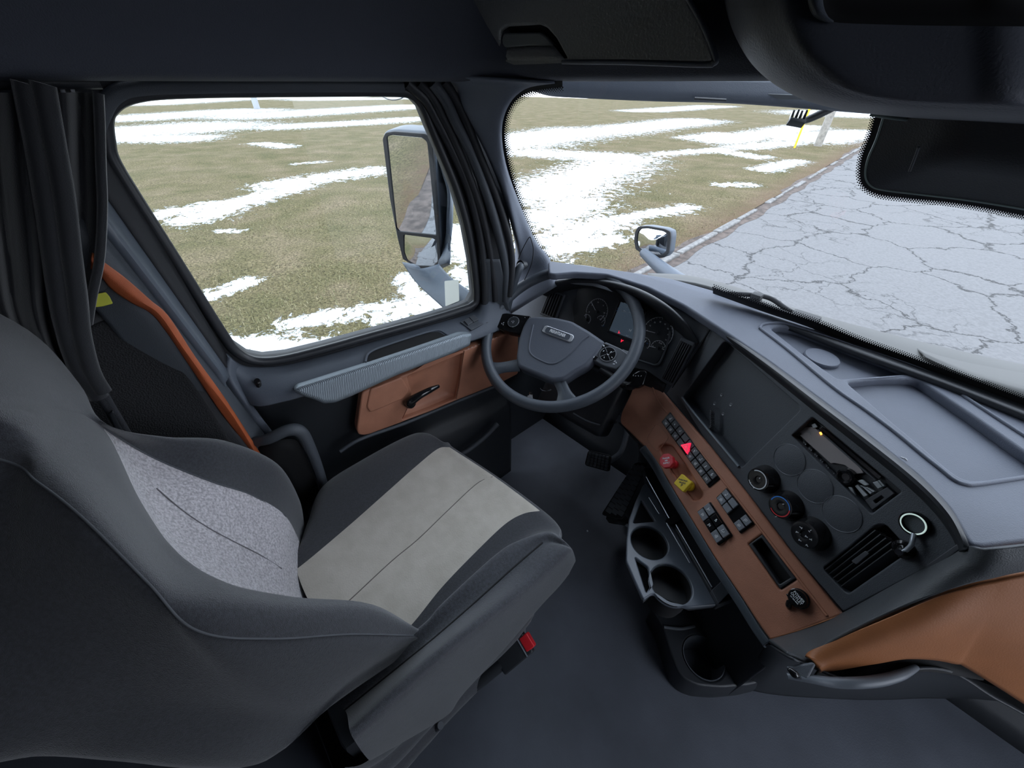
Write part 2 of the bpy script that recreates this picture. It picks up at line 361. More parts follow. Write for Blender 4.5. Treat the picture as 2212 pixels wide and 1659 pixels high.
# broken kerb: a dirty gutter and short concrete blocks
DRT = mat('gutter_dirt', (.085, .065, .055), .95, .8, 20, var=.4, vscale=7)
CON = mat('old_concrete', (.17, .165, .16), .9, .9, 25, var=.35, vscale=9)
rows = [[(curbx(y)+o+.04*math.sin(y*3.1)*q, y, GZ+h) for o, h, q in ((-.14, .02, 1), (-.02, .028, 0), (.14, .012, 0), (.24, .004, 1.2))] for y in steps(-8, 60, .25, 1.012)]
gut = obj('gutter', grid_bm(rows), DRT); tag(gut, 'brown dirt strip along the road edge', 'gutter', kind='structure')
kb = bmesh.new(); y = 2.0
while y < 45:
    Lg = random.uniform(.5, 1.7); x = curbx(y+Lg/2)
    sl = (curbx(y+Lg)-curbx(y)); u_ = V((sl, Lg, 0)).normalized(); v_ = V((-u_.y, u_.x, 0))
    box_bm((x+random.uniform(.02, .06), y+Lg/2, GZ+.02), u_, v_, V((0, 0, 1)), Lg/2, random.uniform(.03, .075), .035, .012, 1, kb)
    y += Lg+random.choice((.08, .1, .2, .6, .9))
kerb = obj('kerb', kb, CON, smooth=False); tag(kerb, 'broken pale concrete kerb between lawn and road', 'kerb', kind='structure')
# grass blades, near and middle field
gb = bmesh.new(); cols = 0
rg = random.Random(3)
def blade(x, y, h):
    a = rg.uniform(0, 6.283); wd = .0045+.003*h*10*rg.random(); dx, dy = math.cos(a), math.sin(a); ln = rg.uniform(.6, 1.6)*h
    z0 = GZ+.03
    p = [gb.verts.new((x-dy*wd, y+dx*wd, z0)), gb.verts.new((x+dy*wd, y-dx*wd, z0)), gb.verts.new((x+dx*ln*.6, y+dy*ln*.6, z0+h)), ]
    gb.faces.new(p)
k = 0
while k < 42000:
    r_ = 2.0+rg.random()**1.4*11; th = rg.uniform(-.25, 1.75)  # fan to the left and ahead
    x = -r_*math.cos(th); y = r_*math.sin(th)
    k += 1
    if x > curbx(y)-.1 or snow_at(x, y) > rg.uniform(.35, .75): continue
    blade(x, y, rg.uniform(.02, .06))
def blades_mat():
    m = bpy.data.materials.new('grass_blade'); m.use_nodes = True; N = m.node_tree.nodes; L = m.node_tree.links; b = N['Principled BSDF']; b.inputs['Roughness'].default_value = .8
    g = N.new('ShaderNodeNewGeometry').outputs['Position']; t = N.new('ShaderNodeTexNoise'); t.inputs['Scale'].default_value = 14; t.inputs['Detail'].default_value = 4; L.new(g, t.inputs[0])
    r = ramp_node(N, L, t.outputs[0], [(.35, (.10, .11, .04)), (.68, (.33, .28, .17)), (.5, (.18, .16, .08))]); L.new(r.outputs[0], b.inputs['Base Color']); return m
ga = obj('grass', gb, blades_mat(), smooth=False); tag(ga, 'short pale grass blades standing on the lawn', 'grass', kind='stuff')
# utility pole, yellow marker, far post
def pole(name, base, top, r, m, label, cat):
    t = thing(name, label, cat, base); obj('shaft', tube_bm([base, top], r, 12), m, t); return t
b_ = Z(1765, 318, GZ); t = pole('utility_pole', b_, b_+V((0, .0, 8)), [.17, .13], WOD, 'weathered wooden utility pole standing in snow beyond the lawn', 'pole')
b_ = Z(1715, 322, GZ); t = thing('marker_post', 'thin yellow marker post stuck in the snow near the wooden pole', 'post', b_)
obj('shaft', tube_bm([b_, b_+V((.0, .0, 2.1))], .045, 8), YEL, t)
obj('cap', tube_bm([b_+V((0, 0, 2.1)), b_+V((0, 0, 2.15))], .05, 8), BLK, t)
b_ = Z(556, 236, GZ); tag(tube('distant_post', [b_, b_+V((0, 0, 2.6))], .35, GRM, n=8), 'faint grey post far out on the lawn, seen through the side window', 'post')
# ---- hood of the truck
hood = thing('truck_hood', 'pale grey hood of the truck curving away below the windshield', 'hood', (0, 1.4, .7))
h0 = [Z(1400, 600, .90), Z(1500, 612, .92), Z(1600, 642, .925), Z(1720, 688, .93), Z(1860, 745, .93), Z(2040, 812, .925), Z(2300, 910, .92), Z(2700, 1050, .9)]
h1 = [Z(1412, 594, .86), Z(1490, 598, .87), Z(1585, 620, .885), Z(1710, 665, .89), Z(1860, 705, .89), Z(2020, 745, .885), Z(2250, 795, .88), Z(2600, 860, .87)]
h2 = [p+V((-.12, .35, -.11)) for p in h1]; h2 = [V((h1[i].x+.02, h2[i].y+.05, h1[i].z-.24)) for i in range(8)]
h3 = [V((p.x, p.y+.5, .35)) for p in h1]
h4 = [V((p.x, p.y+.55, -.3)) for p in h1]
h0, h1, h2, h3, h4 = [h+[h[-1]+V((.45, -.03, -.02))] for h in (h0, h1, h2, h3, h4)]
hb = loft('hood_panel', [h0, h1, h2, h3, h4], PNT, hood, 32, 6, thick=.01)
ch = [D(1945, 738, 1.62), D(2060, 790, 1.5), D(2160, 830, 1.42), D(2300, 880, 1.34)]
# a raised pressing near the cowl
pr_ = loft('hood_bulge', [[p+V((0, 0, .0)) for p in [Z(1960, 742, .897), Z(2080, 775, .9), Z(2300, 822, .9)]], [Z(1990, 765, .925), Z(2100, 812, .935), Z(2300, 868, .94)], [Z(2000, 778, .915), Z(2120, 838, .92), Z(2300, 900, .92)]], PNT, hood, 16, 5, thick=.004)
cw = loft('cowl', [[Z(1560, 640, .925), Z(1720, 690, .93), Z(1860, 746, .93), Z(2040, 815, .925), Z(2300, 915, .92)], [Z(1560, 660, .93), Z(1720, 720, .935), Z(1860, 775, .935), Z(2040, 840, .93), Z(2300, 945, .925)]], BLK, hood, 20, 3, thick=.01)
wp = thing('windshield_wiper', 'black windshield wiper resting at the bottom of the windshield', 'wiper', Z(1700, 672, .95))
tube('arm', [Z(1545, 633, .955), Z(1610, 636, .965), Z(1660, 643, .965), Z(1700, 668, .95), Z(1745, 694, .94)], .006, RUB, wp)
tube('blade', [Z(1560, 640, .945), Z(1640, 658, .95), Z(1730, 692, .945)], .008, RUB, wp)
obj('pivot', box_bm(Z(1736, 690, .945), V((1, 0, 0)), V((0, 1, 0)), V((0, 0, 1)), .03, .022, .012, .005), RUB, wp)
obj('clip', box_bm(Z(1634, 642, .967), V((1, 0, 0)), V((0, 1, 0)), V((0, 0, 1)), .012, .012, .01, .003), RUB, wp)
# ---- driver's side mirror outside the door
def mirror_frame(px, t, out, up=(0, 0, 1)):
    o = D(*px, t); i = (o-CAM).normalized(); n = (V(out).normalized()-i).normalized(); return Fr(o, n, up)
MF = mirror_frame((895, 430), 1.42, (-.27, -1, -.42), (0.02, 0, 1))
sm = thing('side_mirror', 'tall grey side mirror with two glasses outside the driver window', 'mirror', MF.P(0, -.25, -.05))
outl = [(822, 300), (828, 284), (850, 280), (920, 285), (934, 294), (938, 310), (948, 510), (950, 575), (930, 585), (905, 583), (868, 562), (856, 520), (838, 430)]
pp('housing', MF, [outl], .10, MHS, sm, z=0, bev=.018, r=.02, seg=4)
g1 = [(835, 296), (845, 291), (912, 297), (923, 306), (940, 480), (943, 508), (862, 500), (856, 493)]
pp('bezel', MF, [[(826, 300), (832, 287), (850, 284), (918, 289), (930, 298), (934, 312), (952, 560), (945, 578), (905, 580), (870, 560), (860, 520), (842, 430)], g1, [(872, 507), (935, 515), (943, 521), (945, 565), (935, 575), (900, 574), (880, 562), (873, 545)]], .012, RUB, sm, z=.006, bev=.002, r=.006)
pp('mirror_glass', MF, [g1], .004, MIR, sm, z=.002, bev=.0005, r=.01)
# small convex glass: a shallow dome
lo = [MF.uv(x, y) for x, y in [(870, 505), (936, 512), (947, 521), (949, 565), (937, 579), (900, 577), (876, 564), (869, 545)]]
cx = sum(p[0] for p in lo)/8; cy = sum(p[1] for p in lo)/8; lo = rnd(lo, .015)
bm = bmesh.new(); prev = None
for s_ in (1, .85, .7, .5, .3, .1):
    ring = [bm.verts.new(MF.P(cx+(p[0]-cx)*s_, cy+(p[1]-cy)*s_, .001+.010*(1-s_*s_))) for p in lo]
    if prev:
        for i in range(len(lo)): bm.faces.new((prev[i], prev[(i+1) % len(lo)], ring[(i+1) % len(lo)], ring[i]))
    prev = ring
bm.faces.new(prev); obj('convex_glass', bm, MIR, sm, angle=80)
loft('shell', [[MF.at(932, 292, -.02), MF.at(960, 370, -.02), MF.at(972, 440, -.02), MF.at(950, 580, -.02)], [D(950, 300, 1.50), D(975, 380, 1.50), D(979, 470, 1.50), D(968, 570, 1.50)], [D(940, 310, 1.56), D(960, 380, 1.56), D(965, 470, 1.56), D(950, 575, 1.56)]], MHS, sm, 16, 5, thick=.01)
loft('arm', [[D(868, 566, 1.42), D(900, 612, 1.40), D(960, 668, 1.36), D(990, 700, 1.34)], [D(905, 580, 1.39), D(950, 617, 1.38), D(990, 655, 1.34), D(1015, 690, 1.32)], [D(948, 570, 1.43), D(975, 600, 1.40), D(1028, 640, 1.36), D(1050, 680, 1.34)]], MHS, sm, 14, 5, thick=.03)
AF = Fr(D(976, 633, 1.345), (D(900, 612, 1.40)-D(960, 668, 1.36)).cross(D(960, 668, 1.36)-D(990, 655, 1.34)), (0, 0, 1))
if AF.n.dot(CAM-AF.o) < 0: AF = Fr(AF.o, -AF.n, (0, 0, 1))
pp('sticker', AF, [[(960, 607), (990, 604), (992, 650), (962, 662)]], .002, STK, sm, z=.006, r=.004, bev=.0003)
# ---- small mirror on the hood
HF = mirror_frame((1412, 521), 2.05, (-.5, -1, -.22), (-.05, 0, 1))
hm = thing('hood_mirror', 'small rounded mirror on an arm above the hood', 'mirror', HF.P(0, -.2, 0))
ho = [(1373, 500), (1380, 489), (1400, 488), (1436, 494), (1449, 500), (1450, 512), (1446, 545), (1437, 556), (1422, 557), (1390, 549), (1374, 538), (1371, 520)]
pp('housing', HF, [ho], .07, MHS, hm, z=0, bev=.02, r=.01, seg=4)
hi = [HF.uv(x, y, .001) for x, y in [(1378, 503), (1385, 493), (1400, 492), (1432, 498), (1443, 505), (1443, 515), (1440, 542), (1430, 551), (1418, 551), (1391, 544), (1379, 535), (1376, 520)]]
plate('bezel', HF, [rnd([HF.uv(x, y) for x, y in ho], .01), rnd(hi, .01)], .01, RUB, hm, z=.006)
cx = sum(p[0] for p in hi)/len(hi); cy = sum(p[1] for p in hi)/len(hi); hi = rnd(hi, .01); bm = bmesh.new(); prev = None
for s_ in (1, .85, .7, .5, .3, .1):
    ring = [bm.verts.new(HF.P(cx+(p[0]-cx)*s_, cy+(p[1]-cy)*s_, .001+.018*(1-s_*s_))) for p in hi]
    if prev:
        for i in range(len(hi)): bm.faces.new((prev[i], prev[(i+1) % len(hi)], ring[(i+1) % len(hi)], ring[i]))
    prev = ring
bm.faces.new(prev); obj('mirror_glass', bm, MIR, hm, angle=80)
tube('arm', [D(1390, 545, 2.08), D(1430, 580, 1.95), D(1490, 625, 1.75), D(1530, 660, 1.62)], [.024, .034, .042, .045], MHS, hm)
# ================================================================== CAB SHELL
def Wy(x, z): return 1.06 - .70*(z-.95) - .17*x*x
def W(x, y, off=0):
    """point of the windshield seen at a pixel; off moves it inboard"""
    d = dr(x, y); t = 1.0
    for _ in range(40):
        p = CAM + d*t; f = p.y-(Wy(p.x, p.z)-off); q = CAM + d*(t+1e-3); g = (q.y-(Wy(q.x, q.z)-off)-f)/1e-3; t -= f/g
    return CAM + d*t
# floor mat, step down wells, back of the cab
FL = Fr((0, 0, 0), (0, 0, 1), (0, 1, 0))
fl = plate('floor', FL, [[(-1.11, -1.2), (-1.11, 1.31), (1.21, 1.31), (1.21, -1.2)]], .04, FLR, z=0, bev=.002); tag(fl, 'dark grey rubber cab floor mat', 'floor', kind='structure')
fw = loft('wall_front', [[(-1.0, 1.12, 0), (0, 1.14, 0), (1.25, 1.14, 0)], [(-1.0, 1.28, .25), (0, 1.3, .25), (1.25, 1.3, .25)], [(-1.0, 1.30, .66), (0, 1.32, .66), (1.25, 1.32, .66)]], BLK, None, 10, 4, thick=.02); tag(fw, 'black firewall behind the pedals', 'wall', kind='structure')
bw = box('wall_back', Fr((0, -1.2, 1.0), (0, 1, 0)), 0, 0, 2.6, 2.4, .03, mat('sleeper_wall', (.02, .022, .03), .9), None); tag(bw, 'dark rear of the cab', 'wall', kind='structure')
wl_ = plate('wall_left', Fr((-1.10, 0, 0), (1, 0, 0)), [[(-1.2, -.05), (1.40, -.05), (1.40, .70), (.0, .70), (-.02, .80), (-.03, 2.15), (-1.2, 2.15)]], .02, mat('side_wall_lining', (.02, .022, .028), .8), z=0, bev=.001); tag(wl_, 'dark left side wall of the cab', 'wall', kind='structure')
wr = plate('wall_right', Fr((1.22, 0, 0), (-1, 0, 0)), [[(1.2, -.05), (1.2, 2.15), (-1.40, 2.15), (-1.40, -.05)], [(-.22, .32), (-1.08, .32), (-1.08, .9), (-.85, 1.5), (-.75, 1.95), (-.22, 1.95)]], .02, MC['side_wall_lining'], z=0, bev=.001); tag(wr, 'dark right side wall of the cab with an unseen opening added to let in light', 'wall', kind='structure')  # out of view; the opening is added and shaped to brighten the cab
ce = box('ceiling', Fr((0, 0, 2.15), (0, 0, -1), (0, 1, 0)), 0, 0, 2.6, 2.5, .03, PAD, None); tag(ce, 'dark cab roof lining', 'ceiling', kind='structure')
kp = plate('wall_kick', Fr((-1.0, 0, 0), (1, 0, 0)), [rnd([(.66, 0), (1.31, 0), (1.31, .60), (.84, .66), (.72, .60)], .02)], .02, BLK, z=0, bev=.002); tag(kp, 'black kick panel left of the pedals', 'wall', kind='structure')
# ---- windshield: glass, black ceramic border with dots
ws = thing('window_1', 'curved windshield glass with dotted black border', 'windshield', (0, 1.0, 1.1), kind='structure')
rows = []
for i in range(14):
    z = .93+(1.41-.93)*i/13; rows.append([(x_, Wy(x_, z), z) for x_ in [-.98+2.0*j/28 for j in range(29)]])
obj('windshield_glass', grid_bm(rows), GLA, ws)
def wband(name, pa, pb, m, n=40, off=.004, parent=ws):
    A = spl([(*p, 0) for p in pa], n); B = spl([(*p, 0) for p in pb], n)
    rows = [[W(a.x+(b.x-a.x)*k/3, a.y+(b.y-a.y)*k/3, off) for a, b in zip(A, B)] for k in range(4)]
    return obj(name, grid_bm(rows), m, parent)
FRT = mat('black_frit', (.008, .008, .009), .55)
left_edge = [(1215, 188), (1160, 195), (1125, 208), (1103, 232), (1092, 262), (1090, 300), (1100, 360), (1120, 430), (1145, 500), (1172, 548), (1192, 572)]
left_out = [(1215, 170), (1150, 178), (1105, 190), (1080, 225), (1072, 262), (1072, 300), (1082, 365), (1100, 435), (1125, 510), (1150, 560), (1170, 590)]
wband('frit_border', left_out, left_edge, FRT, 60)
bot_edge = [(1540, 622), (1650, 660), (1760, 695), (1860, 735), (1960, 770), (2060, 805), (2160, 842), (2300, 895), (2500, 970)]
bot_out = [(1540, 634), (1650, 674), (1760, 712), (1860, 760), (1960, 800), (2060, 840), (2160, 880), (2300, 940), (2500, 1020)]
wband('frit_border', bot_out, bot_edge, FRT, 60)
def dots(name, edge, nrm, cnt, rows_, size, pitch):
    bm = bmesh.new(); E_ = spl([(*p, 0) for p in edge], cnt)
    # even spacing along the edge
    acc = [0]
    for a, b in zip(E_, E_[1:]): acc.append(acc[-1]+(b-a).length)
    N_ = int(acc[-1]/pitch)
    for r_ in range(rows_):
        for i in range(N_):
            s_ = (i+.5*(r_ % 2))*pitch
            j = next((q for q in range(len(acc)-1) if acc[q+1] >= s_), None)
            if j is None: continue
            t = (s_-acc[j])/max(acc[j+1]-acc[j], 1e-6); p = E_[j].lerp(E_[j+1], t); d = (E_[j+1]-E_[j]).normalized(); nn = V((-d.y, d.x))*nrm
            c = p.xy+nn*(pitch*.62*(r_+.3)); sz = size*(1-.2*r_)
            bm.faces.new([bm.verts.new(W(c.x+sz*math.cos(k*1.0472), c.y+sz*math.sin(k*1.0472), .003)) for k in range(6)])
    return obj(name, bm, FRT, ws, False)
dots('frit_dots', left_edge, -1, 240, 4, 2.3, 5.2)
dots('frit_dots', bot_edge, -1, 240, 3, 2.2, 5.2)
cam_edge = [(1893, 240), (1880, 290), (1862, 340), (1858, 380), (1868, 405), (1900, 420), (1960, 428), (2060, 438), (2160, 455), (2300, 485), (2420, 512)]
dots('frit_dots', cam_edge, 1, 240, 3, 2.6, 5.6)
cam_in = [(2420, 200), (2300, 200), (2200, 200), (2100, 200), (2060, 210), (2030, 215), (2000, 220), (1980, 225), (1960, 225), (1940, 225), (1920, 225)]
A_ = spl([(*p, 0) for p in cam_edge], 60); rows = []
for k in range(9):
    f_ = k/8; rows.append([W(a.x+(2420-a.x)*f_*1.0, a.y+(200-a.y)*f_, .005) for a in A_])
obj('frit_patch', grid_bm(rows), FRT, ws)
# camera cover behind the dark patch of glass
cc = [(1912, 246), (1895, 300), (1876, 345), (1871, 380), (1884, 401), (1915, 410), (2000, 420), (2100, 432), (2240, 455), (2420, 490)]
cover = thing('windshield_camera_cover', 'black cover of the driver camera on the windshield beneath the overhead pod', 'cover', W(2100, 330))
A_ = spl([(*p, 0) for p in cc], 50); rows = []
for k in range(10):
    f_ = k/9; rows.append([W(a.x+(2420-a.x)*f_, a.y+(215-a.y)*f_, .03+.05*min(1, f_*3)) for a in A_])
obj('shell', grid_bm(rows), mat('matte_black_cover', (.012, .013, .014), .5, .2, 500), cover)
obj('edge_seal', tube_bm([W(x, y, .028) for x, y in cc], .0022, 6, 60), mat('pale_green_seal', (.25, .32, .30), .4), cover)
obj('panel_edge', tube_bm([W(1985, 318, .075), W(1975, 345, .075), W(1965, 370, .075)], .0015, 6), PLA, cover)
# ---- A pillar
ap = thing('trim_1', 'grey padded windshield pillar trim on the driver side', 'trim', (-.9, .85, .9), kind='structure')
Pl = [(940, 165, .79), (985, 180, .82), (1003, 235, .855), (1042, 309, .915), (1082, 399, .995), (1110, 490, 1.09), (1121, 555, 1.24), (1106, 605, 1.32), (1095, 680, 1.34)]
pl = [D(*p) for p in Pl]
pr2 = [W(1190, 180, .02), W(1130, 192, .02), W(1095, 230, .02), W(1083, 285, .02), W(1094, 360, .02), W(1122, 440, .02), W(1155, 520, .02), W(1186, 562, .02), D(1200, 620, 1.27)]
pm = [a.lerp(b, .55)+(CAM-a).normalized()*.014 for a, b in zip(pl, pr2)]
pe = [b+(b-CAM)*.07 for b in pr2]
pll = [a+V((-.05, .03, 0)) for a in pl]
loft('pillar_cover', [pll, pl, pm, pr2, pe], mat('pillar_grey', (.17, .19, .235), .6, .3, 500), ap, 40, 7, thick=.004)
# the grab handle's mounting plate seam
tube('seam', [pm_ for pm_ in [D(1120, 560, 1.195), D(1128, 540, 1.165), D(1143, 513, 1.13), D(1148, 520, 1.135), D(1152, 540, 1.16), D(1148, 570, 1.195), D(1133, 605, 1.23)]], .0012, VDK, ap, n=6, samples=40)
gh = thing('grab_handle', 'black vertical grab handle at the foot of the windshield pillar', 'handle', D(1110, 620, 1.04))
tube('grip', [D(1128, 573, 1.215), D(1122, 580, 1.205), D(1112, 605, 1.22), D(1102, 640, 1.25), D(1096, 665, 1.27), D(1092, 690, 1.29)], .013, RIM, gh, 12)
tube('mount', [D(1134, 572, 1.225), D(1124, 574, 1.21)], [.012, .017], BLK, gh, 12, 4)
# ---- driver door: glass plane, frame, seals
GP = Fr(Z(540, 785, .85), (.985, -.17, 0))
door = thing('door_1', 'driver door with wide window, silver ridged armrest trim and brown leather panel', 'door', (-1.0, .35, .1), kind='structure')
opening = [(229, 254), (241, 230), (271, 211), (328, 200), (430, 196), (560, 195), (720, 195), (852, 196), (888, 204), (912, 230), (930, 275), (955, 335), (985, 410), (1008, 490), (1022, 570), (1028, 640), (1018, 658), (995, 668), (930, 688), (800, 724), (700, 752), (620, 772), (570, 778), (535, 772), (505, 752), (485, 725), (440, 655), (380, 560), (300, 435), (245, 345), (233, 300)]
opl = [GP.uv(x, y) for x, y in opening]
outer = [(60, 120), (60, 400), (150, 560), (250, 700), (420, 900), (540, 900), (700, 800), (1060, 680), (1075, 600), (1060, 500), (1030, 390), (985, 290), (940, 200), (930, 120)]
pp('door_frame', GP, [outer, opening], .05, RUB, door, z=.004, bev=.006, seg=3)
SEL = mat('window_seal', (.035, .037, .042), .4, .1, 300)
bm = tube_bm([GP.P(a, b, .006) for a, b in opl], .011, 10, 150, closed=True); obj('window_seal', bm, SEL, door, angle=80)
rows = [[GP.P(a, b, -.025) for a in (-.15, .9)] for b in (-.06, .6)]
gl = plate('window_glass', GP, [[(p[0], p[1]) for p in opl]], .004, GLA, door, z=-.02, bev=.0005)
# ribs of door and body seals in front of the window
for k, (off, pts, r_) in enumerate([
    (.02, [(880, 178), (905, 200), (925, 222), (952, 272), (985, 340), (1015, 415), (1035, 495), (1045, 570), (1048, 640), (1045, 672)], .012),
    (.032, [(905, 178), (930, 203), (950, 240), (980, 300), (1012, 375), (1038, 450), (1056, 530), (1066, 600), (1070, 650)], .010),
    (.045, [(935, 178), (962, 215), (985, 265), (1020, 335), (1052, 420), (1078, 510), (1092, 580), (1092, 650)], .013),
    (.055, [(960, 176), (985, 215), (1010, 270), (1040, 345), (1072, 425), (1098, 510), (1106, 570), (1100, 640)], .010)]):
    obj('rib', tube_bm([GP.at(x, y, off) for x, y in pts], r_, 10, 50), (SEL, RUB, PLA, RUB)[k], door, angle=80)
obj('rib', tube_bm([GP.at(x, y, .012) for x, y in [(205, 300), (222, 240), (250, 205), (300, 190), (420, 186), (600, 185), (760, 185), (870, 187)]], .012, 10, 50), PLA, door, angle=80)
loft('corner_panel', [[GP.at(1035, 560, .02), GP.at(1042, 620, .02), GP.at(1040, 680, .02)], [GP.at(1052, 560, .035), GP.at(1066, 620, .035), GP.at(1075, 675, .035)], [GP.at(1080, 560, .05), GP.at(1092, 620, .05), GP.at(1100, 670, .06)]], PLA, door, 12, 5, thick=.005)
bk_ = [(905, 120), (905, 182), (955, 190), (990, 330), (1032, 480), (1050, 560), (1050, 690), (1085, 690), (1095, 600), (1110, 530), (1100, 470), (1090, 420), (1060, 330), (1032, 250), (1018, 178), (1018, 120)]
pp('pillar_backing', GP, [bk_], .02, RUB, door, z=-.012)
# ---- door lower panel
s_in = [(488, 765), (520, 790), (560, 795), (620, 790), (700, 770), (800, 742), (930, 704), (1015, 678), (1040, 650), (1060, 640)]
la = [GP.at(x, y, .0) for x, y in s_in]
lb = [p+GP.n*.016+V((0, 0, .004)) for p in la]
armL = [(532, 862), (560, 868), (600, 860), (640, 850), (700, 830), (800, 797), (930, 756), (1020, 727), (1060, 712), (1110, 690)]
lc = [Z(x, y, .79) for x, y in armL]
lc2 = [p+V((.004, 0, -.010)) for p in lc]
ld = [p+V((-.030, 0, -.030)) for p in lc]
le = [p+V((-.055, .0, -.16)) for p in lc]
lf = [p+V((-.055, .0, -.33)) for p in lc]
lg = [p+V((-.02, .0, -.42)) for p in lc]
lh = [p+V((-.02, .0, -.78)) for p in lc]
mid = [a.lerp(b, .5)+V((0, 0, .008)) for a, b in zip(lb, lc)]
loft('sill_panel', [la, lb, mid, [a.lerp(b, .94)+V((0, 0, .004)) for a, b in zip(lb, lc)], lc2], PL2, door, 50, 6, thick=.004)
loft('lower_panel', [lc2, ld, le, lf, lg, lh], BLK, door, 50, 5, thick=.004)
u_ = (lc[8]-lc[4]).normalized(); DN = V((0, 0, 1)).cross(u_); DN = DN if DN.x > 0 else -DN
ARM = Fr(Z(800, 800, .79)+DN*.006+V((0,0,.004)), DN+V((0, 0, .35)), (0, 0, 1))
strip = [(634, 845), (642, 836), (800, 786), (900, 753), (1000, 719), (1018, 719), (1022, 724), (1018, 747), (980, 765), (860, 812), (760, 858), (725, 872), (700, 874), (684, 867), (650, 856)]
pp('armrest_trim', ARM, [strip], .045, RDG, door, z=.014, bev=.012, r=.006, seg=4)
DP = Fr(Z(800, 800, .79)+DN*-.012, DN, (0, 0, 1))
leather = [(782, 848), (870, 812), (1004, 757), (1090, 722), (1120, 712), (1120, 808), (1085, 826), (1000, 860), (860, 916), (792, 941), (774, 940), (771, 925)]
recess = [(880, 815), (930, 782), (1000, 760), (994, 810), (984, 862), (930, 885), (868, 908), (882, 880), (890, 850)]
pp('leather_panel', DP, [leather, recess], .03, BRN, door, z=.012, bev=.005, r=[.01, .008], seg=3)
def bowl(name, fr, px, z0, depth, m, parent, inset=.82, r=.008):
    lp = rnd([fr.uv(x, y, z0) for x, y in px], r); cx = sum(p[0] for p in lp)/len(lp); cy = sum(p[1] for p in lp)/len(lp); bm = bmesh.new(); prev = None
    for s_, d_ in ((1.02, 0), (.985, -.15), (.93, -.75), (inset, -1.0), (inset*.5, -1.03)):
        ring = [bm.verts.new(fr.P(cx+(p[0]-cx)*s_, cy+(p[1]-cy)*s_, z0+d_*depth)) for p in lp]
        if prev:
            for i in range(len(lp)): bm.faces.new((prev[i], prev[(i+1) % len(lp)], ring[(i+1) % len(lp)], ring[i]))
        prev = ring
    bm.faces.new(prev); return obj(name, bm, m, parent, angle=50)
bowl('handle_recess', DP, recess, .008, .030, BRN, door)
pp('pull_cup_face', DP, [[(800, 842), (868, 815), (884, 842), (872, 862), (800, 892), (792, 880)]], .01, BRN, door, z=.016, bev=.0045, r=.008, seg=3)
tube('stitching', [DP.at(1003, 758, .013), DP.at(995, 812, .013), DP.at(986, 862, .013)], .0018, mat('stitch', (.32, .14, .08), .7), door, n=6)
bm = bmesh.new()
for i in range(9):
    x = 1012+i*7.5; y = 753-i*3.0; box_bm(DP.at(x, y, .013), DP.u, DP.v, DP.n, .0025, .0008, .0008, .0003, 1, bm)
obj('stitching', bm, mat('stitch_white', (.55, .45, .40), .7), door)
h_ = obj('door_handle', tube_bm([DP.at(886, 872, .01), DP.at(886, 868, .035), DP.at(905, 855, .042), DP.at(930, 842, .042), DP.at(948, 834, .036)], [.016, .015, .011, .009, .005], 12, 30), GLS, door, angle=80)
obj('handle_pivot', tube_bm([DP.at(884, 872, -.005), DP.at(886, 870, .03)], .017, 16, 3), GLS, door)
# lower crease and the pocket rim of the door
obj('pocket_rim', tube_bm([DP.at(985, 985, .03), DP.at(1010, 972, .035), DP.at(1045, 945, .035), DP.at(1075, 915, .03)], .010, 8, 20), PLA, door, angle=80)
obj('lower_crease', tube_bm([DP.at(735, 975, .005), DP.at(780, 948, .008), DP.at(880, 912, .008), DP.at(1000, 862, .008), DP.at(1085, 828, .008)], .006, 8, 40), PLA, door, angle=80)
# black plate on the sill, its colour standing in for a recess's shade
SI = Fr(Z(870, 752, .805), (DN*.35+V((0, 0, 1))), DN*-1)
pk = [(792, 780), (796, 766), (815, 754), (870, 735), (925, 718), (948, 716), (966, 727), (800, 783)]
pp('tray_shade', SI, [pk], .004, VDK, door, z=.009, r=.008, bev=.001)
obj('tray_lip', tube_bm([SI.at(x, y, .009) for x, y in [(790, 782), (795, 765), (815, 753), (870, 734), (925, 717), (950, 714), (970, 726)]], .003, 8, 40), PL2, door, angle=80)
lk = obj('lock_knob', tube_bm([SI.at(560, 842, .0), SI.at(559, 832, .012), SI.at(556, 824, .022), SI.at(556, 821, .028)], [.0085, .006, .008, .005], 12, 12), GLS, door)
SW1 = SI.sh(.010)
q = pp('window_switch', SW1, [[(994, 695), (1022, 679), (1045, 699), (1018, 713)]], .006, PLA, door, z=.003, r=.002)
for pts in ([(1002, 692), (1013, 686), (1022, 695), (1011, 702)], [(1014, 685), (1024, 680), (1034, 690), (1023, 695)]): pp('rocker', SW1, [pts], .006, KEY, q, z=.008, r=.001)
q = pp('mirror_switch', SW1, [[(1030, 678), (1050, 664), (1072, 682), (1052, 698)]], .006, PLA, door, z=.003, r=.002)
for x, y in ((1044, 676), (1056, 670), (1060, 680), (1050, 686)): pp('icon', SW1, [[(x-2, y-2), (x+2, y-2), (x+2, y+1), (x-2, y+1)]], .001, WHT, q, z=.004, bev=.0002)
